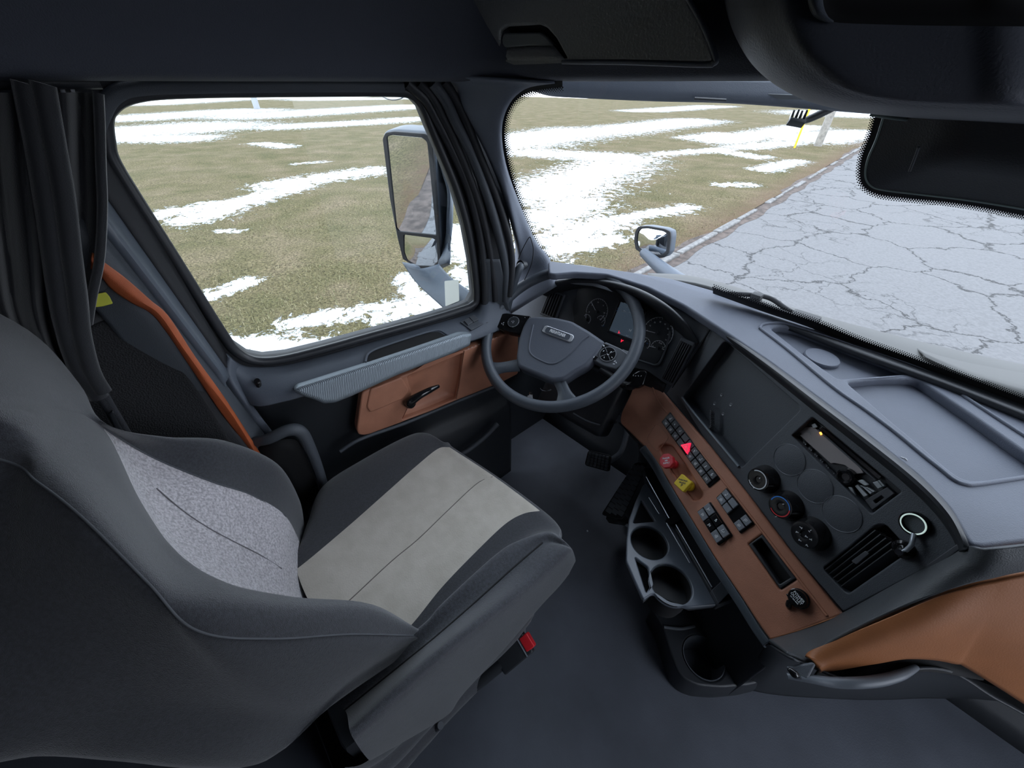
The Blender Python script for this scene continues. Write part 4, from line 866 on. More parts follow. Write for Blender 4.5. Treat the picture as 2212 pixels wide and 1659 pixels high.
# column, stalk, keys
col = thing('steering_column', 'black steering column shroud behind the wheel with gear stalk', 'steering column', WC-WN*.25)
tube('shroud', [WC-WN*.03, WC-WN*.10, WC-WN*.20+V((0, .02, -.01)), WC-WN*.34+V((0, .05, -.05)), WC-WN*.5+V((0, .10, -.08))], [.04, .055, .075, .085, .09], BLK, col, 20, 20)
tube('lower_column', [WC-WN*.45+V((0, .08, -.08)), V((-.66, 1.05, .25))], .03, BLK, col, 12, 6)
obj('lower_cover', box_bm(D(1260, 850, 1.28), V((1, .1, 0)).normalized(), V((-.05, .6, .8)).normalized(), V((0, -.8, .6)).normalized(), .13, .10, .04, .025, 4), BLK, col)
tube('cover_edge', [D(1238, 893, 1.2), D(1270, 910, 1.2), D(1300, 918, 1.2), D(1318, 917, 1.21), D(1332, 912, 1.22)], .003, PLA, col, 8)
sA, sB, sC = D(1300, 800, 1.18), D(1350, 832, 1.10), D(1398, 815, 1.07)
tube('stalk_arm', [sA, sB, D(1372, 830, 1.08)], .012, BLK, col, 10)
SF = Fr(D(1380, 818, 1.07), WN*.5+(CAM-D(1380, 818, 1.07)).normalized(), (0, 0, 1))
st_ = pp('gear_stalk', SF, [[(1366, 808), (1378, 800), (1396, 799), (1400, 806), (1392, 832), (1380, 838), (1350, 838), (1348, 830), (1362, 826)]], .03, GLS, col, z=.006, bev=.007, r=.006, seg=4)
marks('icon', SF, [(1368, 811), (1373, 812), (1379, 812), (1385, 812)], WHT, st_, .0072, 2.2)
marks('icon', SF, [(1326, 812), (1324, 814)], WHT, col, .007, 1.5)
kr = thing('key_ring', 'paper key tag hanging from the ignition behind the wheel', 'key', D(1146, 856, 1.22))
KF = Fr(D(1146, 858, 1.2), (CAM-D(1146, 858, 1.2)).normalized(), (0, 0, 1))
pp('key_tag', KF, [[(1139, 855), (1150, 851), (1152, 868), (1141, 869)]], .002, WHT, kr, r=.002, bev=.0005)
tube('key', [KF.at(1147, 848, .0), KF.at(1146, 853, .002)], .005, CHR, kr, 8, 3)
obj('ring', tube_bm([D(1180, 838, 1.22)+_R*(.018*math.cos(i*.52))+_U*(.009*math.sin(i*.52)) for i in range(6, 12)], .0022, 6, 30), CHR, kr)
# ---- pedals
br = thing('brake_pedal', 'ribbed black brake pedal hanging from its arm', 'pedal', D(1297, 998, 1.5))
def pedal(pts, pl_, root, name='pad', nx=4, ny=8):
    lo_ = [pl_.uv(x, y) for x, y in pts]; p = plate(name, pl_, [rnd(lo_, .012)], .016, RUB, root, z=0, bev=.004, seg=3)
    A, Bq, Cq, Dq = [V((*q, 0)) for q in (lo_[0], lo_[1], lo_[2], lo_[3])]
    bm = bmesh.new()
    for i in range(ny):
        for j in range(nx):
            s_, t_ = (i+.5)/ny, (j+.5)/nx; s2, t2 = .06+.88*s_, .08+.84*t_
            c = A.lerp(Bq, s2).lerp(Dq.lerp(Cq, s2), t2); du = (Bq-A).normalized(); dv = (Dq-A).normalized()
            U_ = (pl_.u*du.x+pl_.v*du.y); V_ = (pl_.u*dv.x+pl_.v*dv.y); V_ = (V_-U_*V_.dot(U_)).normalized()
            box_bm(pl_.P(c.x, c.y, .003), U_, V_, pl_.n, (Bq-A).length/ny*.40, (Dq-A).length/nx*.40, .004, .0015, 1, bm)
    obj('tread', bm, mat('tread_rubber', (.17, .19, .21), .5), root); return p
PB = Fr(D(1297, 998, 1.42), (.15, -.75, .65), (0, 0, 1))
pedal([(1270, 972), (1320, 984), (1316, 1020), (1262, 1005)], PB, br, nx=5, ny=6)
tube('arm', [D(1355, 915, 1.5), D(1352, 945, 1.5), D(1342, 975, 1.5), D(1326, 990, 1.51), D(1305, 1002, 1.53)], .011, PLA, br, 10)
ac = thing('accelerator_pedal', 'long ribbed black accelerator pedal above the floor', 'pedal', D(1350, 1060, 1.45))
PA = Fr(D(1350, 1060, 1.26), (.2, -.55, .8), (0, 0, 1))
pedal([(1298, 1112), (1372, 998), (1400, 1000), (1345, 1124)], PA, ac, nx=3, ny=10)
tube('heel_mount', [PA.at(1322, 1118, -.01), PA.at(1322, 1118, -.10)+V((0, .1, -.12))], .02, BLK, ac, 8, 4)
lint = obj('lint', box_bm(Z(1269, 1147, .003), V((1, 0, 0)), V((0, 1, 0)), V((0, 0, 1)), .003, .002, .003, .001), WHT); tag(lint, 'tiny white speck of lint on the floor mat', 'lint')
# ================================================================== DASHBOARD
dash = thing('dashboard', 'wide charcoal truck dashboard with brown leather console and open screen recess', 'dashboard', (-.1, .9, .8))
SP = Fr(D(1565, 735, .93), (-.434, -.863, .259))
TA, TB, TC = SP.at(1541, 690, .012), SP.at(2088, 1172, .012), W(1860, 745)
_n3 = (TB-TA).cross(TC-TA); _n3 = _n3 if _n3.z > 0 else -_n3
TP = Fr(TA, _n3, (0, 1, 0))
top_o = [(1186, 590), (1198, 592), (1240, 588), (1310, 592), (1400, 620), (1480, 660), (1560, 712), (1660, 780), (1770, 862), (1880, 945), (1985, 1030), (2050, 1098), (2085, 1160), (2100, 1178), (2125, 1182), (2212, 1172), (2500, 1140), (2500, 985), (2212, 866), (2000, 783), (1850, 738), (1700, 684), (1560, 632), (1450, 601), (1350, 585), (1250, 571), (1190, 563), (1184, 566)]
tray1 = [(1665, 709), (1690, 704), (1721, 709), (1850, 757), (1972, 802), (1966, 806), (1810, 818), (1735, 764)]
tray2 = [(1831, 826), (1900, 818), (1975, 817), (1990, 822), (2100, 896), (2212, 975), (2420, 1110), (2420, 1010), (2212, 1023), (2143, 1034), (2102, 1037), (2079, 1033), (2046, 1010), (1997, 967), (1930, 912)]
tray2 = [(1831, 826), (1900, 818), (1975, 817), (1990, 822), (2100, 896), (2212, 975), (2330, 1050), (2330, 1008), (2212, 1023), (2143, 1034), (2102, 1037), (2079, 1033), (2046, 1010), (1997, 967), (1930, 912)]
pp('dash_top', TP, [top_o, tray1, tray2], .022, TOP, dash, z=0, bev=.006, r=[.012, .01, .008], seg=4)
pp('tray_floor', TP, [[(1640, 690), (1990, 795), (2360, 1020), (2360, 1060), (2100, 1060), (2020, 1020), (1800, 840)]], .004, TOP, dash, z=-.019, bev=.001)
rim_ = [(1642, 710), (1646, 702), (1668, 698), (1709, 702), (1850, 750), (2001, 803), (2100, 868), (2212, 941), (2400, 1060)]
obj('tray_rim', tube_bm([TP.at(x, y, .001) for x, y in rim_], .0035, 8, 80), TOP, dash, angle=80)
rim2 = [(1642, 710), (1700, 754), (1799, 836), (1870, 886), (1934, 934), (1997, 986), (2035, 1016), (2060, 1036), (2083, 1045), (2110, 1046), (2212, 1031), (2330, 1014)]
obj('tray_rim', tube_bm([TP.at(x, y, .001) for x, y in rim2], .0035, 8, 80), TOP, dash, angle=80)
a, b = TP.uv(1775, 768, -.010); lathe('speaker_disc', TP.sh(-.019), *TP.uv(1776, 772, -.012), [(.030, 0), (.030, .006), (.0285, .0085), (0, .009)], TOP, dash, 40, 1.15)
marks('sensor', TP, [(1950, 988), (1958, 992)], GRM, dash, .001, 3)
# soft rounded brow under the top, over the stack
bE = [(1188, 592), (1240, 588), (1310, 592), (1400, 620), (1480, 660), (1560, 712), (1660, 780), (1770, 862), (1880, 945), (1985, 1030), (2050, 1098), (2085, 1160), (2098, 1180)]
b1 = [TP.at(x, y, -.004)+V((0, 0, 0)) for x, y in bE]
b2_ = [TP.at(x, y, -.020)+V((.003, .006, 0)) for x, y in bE]
b3 = [TP.at(x, y, -.034)+V((.010, .024, 0)) for x, y in bE]
b4 = [TP.at(x, y, -.045)+V((.025, .05, 0)) for x, y in bE]
loft('brow', [b1, b2_, b3, b4], BLK, dash, 70, 5, thick=.003)
bb0 = [(1530, 690), (1560, 712), (1660, 780), (1770, 862), (1880, 945), (1985, 1030), (2050, 1098), (2085, 1160), (2092, 1184)]
bb2 = [(1532, 708), (1545, 716), (1645, 793), (1752, 879), (1860, 963), (1962, 1046), (2030, 1114), (2066, 1168), (2074, 1194)]
bb1 = [((a[0]+b[0])/2+2, (a[1]+b[1])/2) for a, b in zip(bb0, bb2)]
loft('brow_band', [[TP.at(x, y, -.008) for x, y in bb0], [SP.at(x, y, .010) for x, y in bb1], [SP.at(x, y, -.002) for x, y in bb2]], BLK, dash, 60, 5, thick=.003)
# ---- centre stack
pocket = [(1565, 735), (1732, 882), (1600, 1012), (1473, 860)]
radio = [(1755, 901), (1947, 1062), (1882, 1110), (1710, 941)]
ventq = [(1776, 1228), (1838, 1180), (1893, 1134), (1912, 1132), (1965, 1190), (1830, 1284)]
stack = [(1539, 706), (1590, 752), (1668, 806), (1746, 872), (1836, 942), (1920, 1006), (1994, 1070), (2048, 1134), (2076, 1180), (2072, 1192), (1950, 1255), (1822, 1322), (1700, 1180), (1620, 1074), (1530, 962), (1452, 835)]
pp('centre_stack', SP, [stack, pocket, radio, ventq], .040, PLA, dash, z=0, bev=.0025, r=[.004, .011, .003, .008], seg=3)
pp('recess_floor', SP, [[(1540, 700), (1760, 870), (1610, 1040), (1440, 850)]], .004, PLA, dash, z=-.030)
obj('recess_lip', tube_bm([SP.at(x, y, .002) for x, y in [(1474, 858), (1500, 893), (1550, 953), (1596, 1008)]], .0035, 8, 30), mat('lip_grey', (.20, .23, .26), .3, metal=.3), dash, angle=80)
for x, y in ((1559, 853), (1544, 872), (1579, 874), (1562, 894)): lathe('screw_hole', SP.sh(-.030), *SP.uv(x, y, -.03), [(.0045, 0), (.004, .001), (.0022, .0005), (0, -.001)], mat('screw_grey', (.25, .26, .28), .35, metal=.4), dash, 12)
o_ = SP.uv(1541, 906, -.014); pts = []
for i in range(96):
    t_ = i/95; an = t_*2*math.pi*11; cx_ = math.sin(t_*2.4-.9)*.018; cy_ = .018-.040*t_
    pts.append(SP.P(o_[0]+cx_*.8+.0045*math.cos(an), o_[1]+cy_, -.008+.0045*math.sin(an)))
obj('coiled_cord', tube_bm(pts, .0012, 6, 400), KEY, dash, angle=80)
# radio
rd = SP.sh(-.022)
rad = pp('car_radio', SP, [[(1752, 899), (1950, 1062), (1884, 1112), (1706, 942)]], .02, BLK, dash, z=-.018)
face = [(1716, 936), (1732, 921), (1752, 916), (1764, 928), (1858, 1012), (1868, 1024), (1862, 1030), (1812, 1022), (1796, 1012)]
pp('display', SP, [[(1722, 936), (1736, 922), (1758, 922), (1858, 1010), (1866, 1022), (1848, 1024), (1825, 1005), (1800, 1000), (1795, 1002)]], .004, mat('display_glass', (.32, .29, .29), .22, spec=.7), rad, z=-.012, r=.002)
pp('tape_slot', SP, [[(1768, 925), (1776, 922), (1905, 1030), (1898, 1036)]], .003, GLS, rad, z=-.012, r=.0008)
pp('tape_slot_edge', SP, [[(1764, 929), (1767, 927), (1893, 1037), (1890, 1040)]], .003, KEY, rad, z=-.011, r=.0004)
pp('key', SP, [[(1752, 917), (1760, 914), (1766, 922), (1757, 926)]], .004, mat('key_silver', (.45, .48, .50), .3), rad, z=-.010, r=.0006)
pp('lamp', SP, [[(1769, 934), (1773, 933), (1776, 938), (1772, 940)]], .002, mat('amber_lamp', (.8, .3, .02), .4, emit=(1, .35, .05), estr=1.2), rad, z=-.010)
for i in range(6):
    x = 1736+i*12.2; y = 957+i*12.6
    pp('preset_key', SP, [[(x-4, y-2), (x, y-5), (x+7, y+3), (x+3, y+6)]], .003, BLK, rad, z=-.011, r=.0005)
marks('icon', SP, [(1736+i*12.2, 957+i*12.6) for i in range(6)]+[(1740+i*12.2, 960+i*12.6) for i in range(6)], WHT, rad, -.0095, 1.2)
text('lettering', 'AM FM', SP, *SP.uv(1744, 931, -.011), .005, GRM, rad, z=-.0115, rot=-.1)
kc = SP.uv(1824, 1028, .0)
lathe('volume_knob', SP.sh(-.015), *SP.uv(1828, 1030, -.006), [(.0155, 0), (.0145, .012), (.011, .014), (.006, .011), (0, .011)], GLS, rad, 28)
for pts in ([(1850, 1038), (1862, 1036), (1876, 1047), (1868, 1050)], [(1832, 1052), (1840, 1052), (1848, 1070), (1840, 1068)], [(1846, 1050), (1852, 1046), (1874, 1070), (1866, 1074)], [(1858, 1048), (1866, 1052), (1884, 1064), (1880, 1068)], [(1868, 1052), (1876, 1054), (1890, 1062), (1886, 1064)]):
    pp('key', SP, [pts], .005, mat('key_silver', (.45, .48, .50), .3), rad, z=-.008, r=.0008)
pp('eject_key', SP, [[(1884, 1042), (1895, 1039), (1906, 1052), (1896, 1056)]], .005, mat('key_pale', (.35, .38, .40), .35), rad, z=-.008, r=.001)
pp('eject_key', SP, [[(1896, 1038), (1900, 1037), (1911, 1050), (1907, 1052)]], .005, mat('key_pale', (.35, .38, .40), .35), rad, z=-.008, r=.0005)
pp('mount_plate', SP, [[(1868, 1080), (1916, 1052), (1932, 1066), (1884, 1102)], [(1886, 1082), (1904, 1070), (1910, 1075), (1892, 1088)]], .004, KEY, rad, z=-.010, r=.001)
pp('mount_plate', SP, [[(1712, 940), (1724, 930), (1730, 938), (1718, 948)]], .004, KEY, rad, z=-.010, r=.001)
pp('mount_plate', SP, [[(1742, 915), (1750, 907), (1756, 914), (1748, 920)]], .004, KEY, rad, z=-.010, r=.001)
# blank gauge covers
for x, y, r_ in ((1705, 993, .0305), (1760, 1050, .0305), (1818, 1110, .0305)):
    a, b = SP.uv(x, y); q = lathe('blank_cover', SP, a, b, [(r_, -.002), (r_, .0006), (r_-.001, .0009), (0, .0009)], PLA, dash, 48)
    lathe('cover_groove', SP, a, b, [(r_+.0013, .0004), (r_+.0007, .0014), (r_+.0001, .0004)], mat('groove_highlight', (.22, .24, .27), .3), q, 48)  # paler ring: the lit edge of the groove is put into its colour
# climate knobs
def knob(px, r_, hgt, ring, label_marks):
    a, b = SP.uv(*px, hgt); root = lathe('climate_knob', SP, a, b, [(r_*1.25, 0), (r_*1.22, .006), (r_*1.12, .014), (r_*1.02, hgt-.004), (r_*.96, hgt), (r_*.80, hgt+.0005), (r_*.32, hgt-.0005), (r_*.26, hgt-.003), (0, hgt-.003)], GLS, dash, 40)
    f = SP.sh(hgt+.0004)
    for (a0, a1, m) in ring:
        n_ = 28; R1 = r_*.84; R2 = r_*.75; rows = [[f.P(a+R*math.cos(math.radians(a0+(a1-a0)*i/n_)), b+R*math.sin(math.radians(a0+(a1-a0)*i/n_)), .0008) for i in range(n_+1)] for R in (R1, R2)]
        obj('scale_ring', grid_bm(rows), m, root, False)
    if label_marks:
        marks('icon', f, label_marks, WHT, root, .0008, 2.0)
    return root
knob((1637, 1036), .024, .026, [(-130, 150, WHT)], [(1627, 1052), (1629, 1054), (1621, 1043), (1641, 1033)])
knob((1685, 1094), .024, .026, [(30, 190, BLU), (30, -120, mat('red_ring', (.7, .05, .06), .4))], [(1676, 1116), (1692, 1089)])
kn3 = knob((1737, 1155), .025, .026, [], [(1729, 1139), (1732, 1141), (1720, 1149), (1723, 1150), (1726, 1166), (1729, 1168), (1750, 1165), (1753, 1166), (1748, 1148), (1751, 1146), (1740, 1158), (1743, 1160), (1742, 1177), (1744, 1179)])
# large side vent with slats
vt = pp('air_vent', SP, [[(1765, 1232), (1900, 1120), (1975, 1190), (1830, 1295)]], .02, VDK, dash, z=-.030)
for i in range(5):
    t_ = (i+.5)/5
    p0 = V((1788+t_*44, 1232+t_*44, 0)); p1 = V((1897+t_*58, 1146+t_*42, 0))
    A_, B_ = SP.at(p0.x, p0.y, -.008), SP.at(p1.x, p1.y, -.008); u_ = (B_-A_).normalized(); v_ = SP.n.cross(u_)
    obj('slat', box_bm((A_+B_)/2, u_, (v_*.6+SP.n*.8).normalized(), u_.cross((v_*.6+SP.n*.8).normalized()), (B_-A_).length/2, .009, .0012, .0008), BLK, vt)
pp('vent_tab', SP, [[(1838, 1212), (1868, 1190), (1878, 1196), (1850, 1220)]], .006, KEY, vt, z=.0, r=.002)
# charger ring with bent arm and the clipped holder
a, b = SP.uv(1972, 1132, .008)
us = lathe('charger_socket', SP, a, b, [(.0185, 0), (.0185, .006), (.0160, .0075), (.0142, .0065), (.0138, 0), (0, -.001)], GLS, dash, 40)
lathe('socket_ring', SP, a, b, [(.0160, .0072), (.0152, .0085), (.0138, .0080)], mat('mint_ring', (.55, .65, .62), .3, emit=(.7, .9, .85), estr=.15), us, 40)
tube('socket_arm', [SP.at(1974, 1153, .008), SP.at(1972, 1165, .012), SP.at(1968, 1178, .014), SP.at(1956, 1190, .014)], .0032, SLV, us, 10)
a, b = SP.uv(1945, 1188, .012)
cl = lathe('phone_clip', SP, a, b, [(.014, 0), (.014, .006), (.010, .009), (.007, .006), (0, .006)], GLS, dash, 28)
tube('clip_stem', [SP.P(a, b, .004), SP.P(a+.003, b+.001, .024)], [.007, .005], CHR, cl, 10, 3)
# trim strips right of the stack
pp('corner_trim', SP, [[(1835, 1332), (2080, 1197), (2092, 1206), (1846, 1344)]], .006, KEY, dash, z=.003, r=.001)
pp('corner_trim', SP, [[(2000, 1222), (2066, 1176), (2078, 1183), (2014, 1232)]], .006, KEY, dash, z=.005, r=.001)
# ---- instrument cluster
CO = SP.at(1541, 702, -.002); CP = Fr(CO, (-.08, -.90, .40))
clus = [(1112, 640), (1150, 606), (1240, 600), (1330, 610), (1400, 632), (1470, 670), (1541, 702), (1450, 834), (1440, 830), (1395, 800), (1300, 780), (1200, 750), (1100, 720)]
pp('cluster_panel', CP, [clus], .02, PLA, dash, z=0, bev=.002, r=.005)
lens = [(1250, 622), (1270, 613), (1320, 618), (1380, 640), (1425, 668), (1447, 700), (1446, 730), (1425, 778), (1415, 787), (1400, 784), (1340, 762), (1258, 730), (1240, 700), (1236, 660)]
pp('cluster_face', CP, [lens], .004, mat('cluster_face', (.028, .031, .036), .35, .15, 500), dash, z=.003, bev=.001, r=.012)
obj('cluster_rim', tube_bm([CP.at(x, y, .004) for x, y in [(1447, 715), (1444, 735), (1428, 778), (1416, 788), (1398, 784), (1340, 764), (1262, 734)]], .003, 8, 60), PLA, dash, angle=80)
h_o = [(1166, 628), (1185, 612), (1235, 602), (1310, 606), (1380, 626), (1440, 660), (1485, 703), (1509, 742)]
h_m = [(1172, 636), (1190, 618), (1240, 611), (1305, 614), (1368, 634), (1424, 664), (1466, 702), (1507, 744)]
h_i = [(1182, 640), (1205, 632), (1250, 622), (1300, 622), (1358, 640), (1408, 664), (1447, 700), (1500, 746)]
loft('cluster_hood', [[CP.at(x, y, .0) for x, y in h_o], [CP.at(x, y, .045 if i < 6 else .02*(7-i)) for i, (x, y) in enumerate(h_o)], [CP.at(x, y, .045 if i < 6 else .02*(7-i)) for i, (x, y) in enumerate(h_m)], [CP.at(x, y, .002) for x, y in h_i]], BLK, dash, 60, 5, thick=.002)
pp('hood_flap', CP.sh(.047), [[(1231, 612), (1234, 606), (1275, 607), (1310, 620), (1322, 630), (1280, 618), (1240, 614)]], .004, KEY2, dash, z=.0, r=.001)
def gauge(c, rm, a0, a1, nums, needle, root_name='gauge', nsz=.006, label_r=.72, ticks=20):
    a, b = CP.uv(*c, .004); z = .0042
    n_ = 60; g = obj('gauge_ring', tube_bm([CP.P(a+rm*math.cos(math.radians(a0+(a1-a0)*i/n_)), b+rm*math.sin(math.radians(a0+(a1-a0)*i/n_)), z) for i in range(n_+1)], .00075, 6, 61), mat('ring_white', (.55, .57, .6), .4), dash)
    bm = bmesh.new()
    for i in range(ticks+1):
        an = math.radians(a0+(a1-a0)*i/ticks); u2 = CP.u*math.cos(an)+CP.v*math.sin(an); l_ = .0035 if i % 4 == 0 else .002
        box_bm(CP.P(a, b, z)+u2*(rm-l_/2-.0008), u2, CP.n.cross(u2), CP.n, l_/2, .00035, .0002, 0, 1, bm)
    obj('tick_marks', bm, WHT, g, False)
    for i, s in enumerate(nums):
        an = math.radians(a0+(a1-a0)*i/(len(nums)-1)); text('numeral', s, CP, a+rm*label_r*math.cos(an), b+rm*label_r*math.sin(an), nsz, WHT, g, z=z)
    q = CP.uv(*needle, .008); d_ = V((q[0]-a, q[1]-b, 0)).normalized(); u2 = CP.u*d_.x+CP.v*d_.y
    Ln = V((q[0]-a, q[1]-b, 0)).length
    obj('needle', box_bm(CP.P(a, b, .008)+u2*(Ln*.5+.001), u2, CP.n.cross(u2), CP.n, Ln/2, .0007, .0004, 0), WHT, g, False)
    lathe('needle_hub', CP, a, b, [(.0045, .003), (.004, .009), (0, .0095)], BLK, g, 20)
    return g
gauge((1289, 673), .040, 205, -35, ['0', '5', '10', '15', '20', '25'], (1277, 652))
gauge((1267, 690), .016, 150, -30, [], (1266, 678), ticks=8)
gauge((1297, 694), .017, 160, -40, [], (1305, 681), ticks=8)
gauge((1420, 720), .044, 190, -40, ['5', '15', '25', '35', '45', '55', '65', '75', '85'], (1396, 714), nsz=.0055)
gauge((1421, 752), .021, 185, 15, ['0', '50', '100'], (1404, 748), nsz=.005, ticks=8)
gauge((1392, 742), .017, 120, -30, [], (1396, 735), ticks=6)
mf = CP.sh(.004)
scr = pp('info_screen', CP, [[(1338, 648), (1396, 668), (1376, 741), (1311, 717)]], .005, GLS, dash, z=.007, r=.002)
pp('screen_area', CP, [[(1341, 652), (1390, 669), (1372, 735), (1316, 714)]], .002, SCR, scr, z=.0075, r=.001)
sr = math.atan2(*(lambda p, q: (q[1]-p[1], q[0]-p[0]))(CP.uv(1316, 714), CP.uv(1372, 735)))
text('lettering', 'N', CP, *CP.uv(1361, 714, .008), .011, WHT, scr, z=.0078, rot=sr, bold=.0003)
text('lettering', '10934 mi', CP, *CP.uv(1364, 676, .008), .0052, WHT, scr, z=.0078, rot=sr)
text('lettering', 'Engine Shutdown', CP, *CP.uv(1360, 664, .008), .0042, WHT, scr, z=.0078, rot=sr)
text('lettering', '04:37 pm', CP, *CP.uv(1357, 726, .008), .0042, WHT, scr, z=.0078, rot=sr)
marks('icon', CP, [(1350, 655), (1357, 657), (1364, 660), (1346, 671), (1349, 672), (1352, 673)], WHT, scr, .008, 2.6)
marks('warning_lamp', CP, [(1337, 716), (1338, 719), (1336, 719)], REL, scr, .008, 2.6)
marks('warning_lamp', CP, [(1343, 735), (1345, 736), (1342, 737)], REL, dash, .0045, 3.5)
marks('blue_lamp', CP, [(1335, 666), (1333, 671), (1304, 704), (1398, 742)], BLU, dash, .0080, 2.0)
def slat_vent(q, n, fr, name='air_vent'):
    v = pp(name, fr, [q], .018, PLA, dash, z=.008, r=.004, bev=.003); A, B_, C_, D__ = [V((*fr.uv(x, y, .009), 0)) for x, y in q]
    cx_ = (A+B_+C_+D__)/4; sh = [tuple((cx_+(p-cx_)*.86).xy) for p in (A, B_, C_, D__)]
    hole = plate('opening', fr, [rnd(sh, .003)], .002, VDK, v, z=.0092, bev=.0002)
    for i in range(n):
        t_ = .12+.76*(i+.5)/n; p = A.lerp(B_, t_); q_ = D__.lerp(C_, t_); p, q_ = p.lerp(q_, .08), q_.lerp(p, .08); u_ = (fr.P(q_.x, q_.y, .011)-fr.P(p.x, p.y, .011)); l_ = u_.length; u_.normalize()
        obj('slat', box_bm(fr.P((p.x+q_.x)/2, (p.y+q_.y)/2, .0105), u_, fr.n, u_.cross(fr.n), l_/2, .0025, .0008, .0004), KEY, v)
    return v
slat_vent([(1186, 625), (1219, 636), (1199, 692), (1165, 678)], 5, CP)
slat_vent([(1471, 728), (1501, 741), (1451, 835), (1425, 822)], 5, CP.sh(.004))
obj('stack_seam', tube_bm([CP.at(1540, 703, .004), CP.at(1500, 765, .004), CP.at(1452, 838, .004)], .0012, 6, 20), VDK, dash)
# dark lower body closing everything down to the fire wall
pp('side_filler', CP, [[(1075, 600), (1160, 600), (1200, 640), (1200, 800), (1075, 800)]], .02, BLK, dash, z=-.03)
pp('hood_side', CP, [[(1165, 628), (1190, 600), (1260, 590), (1260, 610), (1200, 640)]], .02, BLK, dash, z=-.022)
# ---- brown switch console
UA, UB = SP.at(1460, 830), SP.at(1815, 1325); uu = (UB-UA).normalized()
hn = V((-.434, -.863, 0)).normalized(); vv = hn*math.cos(math.radians(50))-V((0, 0, 1))*math.sin(math.radians(50))
cn = uu.cross(vv).normalized(); cn = cn if cn.dot(CAM-UA) > 0 else -cn
BP = Fr(UA, cn, -vv)
brown = [(1382, 792), (1398, 790), (1410, 800), (1424, 838), (1462, 882), (1532, 962), (1622, 1076), (1702, 1182), (1816, 1322), (1818, 1331), (1676, 1384), (1664, 1384), (1640, 1350), (1600, 1288), (1548, 1212), (1498, 1130), (1450, 1052), (1422, 1004), (1398, 972), (1372, 945), (1338, 912), (1342, 890), (1362, 850)]
valve = [(1422, 966), (1436, 958), (1452, 964), (1480, 1004), (1518, 1068), (1512, 1078), (1496, 1082), (1488, 1070), (1450, 1018)]
slot = [(1617, 1176), (1647, 1154), (1720, 1250), (1685, 1273)]
con = pp('switch_console', BP, [brown, valve, slot], .02, BRN, dash, z=.004, bev=.005, r=[.012, .008, .003], seg=4)
pp('valve_recess', BP, [[(1410, 960), (1440, 945), (1530, 1075), (1500, 1100)]], .004, BRN, con, z=-.006)
obj('console_crease', tube_bm([BP.at(x, y, .004) for x, y in [(1400, 800), (1420, 862), (1450, 902), (1520, 985), (1610, 1100), (1690, 1205), (1786, 1330)]], .0028, 8, 60), BRN, con, angle=80)
sq = [BP.uv(x, y, .004) for x, y in [(1396, 948), (1418, 913), (1446, 944), (1420, 977)]]
sqr = rnd(sq, .012, 6); obj('blank_seam', tube_bm([BP.P(a, b, .0042) for a, b in sqr], .0009, 6, len(sqr)*2, closed=True), mat('light_leather', (.42, .20, .12), .5), con)
loft('console_end', [[BP.at(1664, 1376, .003), BP.at(1730, 1358, .003), BP.at(1818, 1326, .003)], [BP.at(1663, 1388, -.004), BP.at(1735, 1370, -.004), BP.at(1820, 1334, -.004)]], BRO, con, 10, 3, thick=.002)
edge_a = [(1395, 962), (1422, 1000), (1450, 1050), (1498, 1128), (1548, 1210), (1600, 1288), (1640, 1352), (1664, 1386)]
loft('edge_strip', [[BP.at(x, y, .003) for x, y in edge_a], [BP.at(x-7, y+4, -.001) for x, y in edge_a], [BP.at(x-12, y+9, -.014) for x, y in edge_a], [BP.at(x-8, y+12, -.04) for x, y in edge_a]], mat('edge_grey', (.10, .12, .14), .35, .1, 400), dash, 50, 5, thick=.003)
def bank(q, cols, rws, keymap, name, kz=.006, base=BLK, gap=.10, fz=.007, hgt=.008):
    """a block of switches: q = TL, TR(far end)…: two long sides, keys laid out on it"""
    A, B_, C_, E_ = [V((*BP.uv(x, y, fz), 0)) for x, y in q]   # A->B across, A->E along
    root = plate(name, BP, [rnd([tuple(p.xy) for p in (A, B_, C_, E_)], .003)], .012, GLS, con, z=fz, bev=.002)
    for r_ in range(rws):
        for c_ in range(cols):
            k_ = keymap(r_, c_)
            if not k_: continue
            m_, h_, ic = k_
            def P(s, t): return A.lerp(B_, s).lerp(E_.lerp(C_, s), t)
            s0_, s1_ = (c_+.07)/cols+.0, (c_+.93)/cols; t0, t1 = .03+.94*(r_+.05)/rws, .03+.94*(r_+.95)/rws
            if cols == 2: s0_, s1_ = (.06, .46) if c_ == 0 else (.54, .94)
            pts = [P(s0_, t0), P(s1_, t0), P(s1_, t1), P(s0_, t1)]
            kk = plate('rocker_switch', BP, [rnd([tuple(p.xy) for p in pts], .0012)], .006, m_, root, z=fz+h_, bev=.001)
            if ic:
                ct_ = (pts[0]+pts[1]+pts[2]+pts[3])/4; bm = bmesh.new(); rg2 = random.Random(r_*7+c_+int(q[0][0]))
                u2 = (pts[1]-pts[0]).normalized(); U_ = BP.u*u2.x+BP.v*u2.y; V_ = BP.n.cross(U_)
                if ic == 1:
                    for j in range(3): box_bm(BP.P(ct_.x, ct_.y, fz+h_+.0002)+V_*(.0022*(j-1))+U_*rg2.uniform(-.0006, .0006), U_, V_, BP.n, rg2.uniform(.002, .0042), .0005, .0002, 0, 1, bm)
                else:
                    for j in range(4): box_bm(BP.P(ct_.x, ct_.y, fz+h_+.0002)+V_*rg2.uniform(-.003, .003)+U_*rg2.uniform(-.003, .003), U_, V_, BP.n, .0017, .0006, .0002, 0, 1, bm)
                obj('icon', bm, WHT if ic == 1 else WHT, kk, False)
    return root
def km1(r_, c_):
    if c_ == 0: return None if r_ == 4 else (KEY, .0045 if r_ != 3 else .003, (1 if r_ not in (3,) else 0))
    return (KEY, .0045 if r_ not in (4, 3) else .003, (2 if r_ not in (3, 4) else 0))
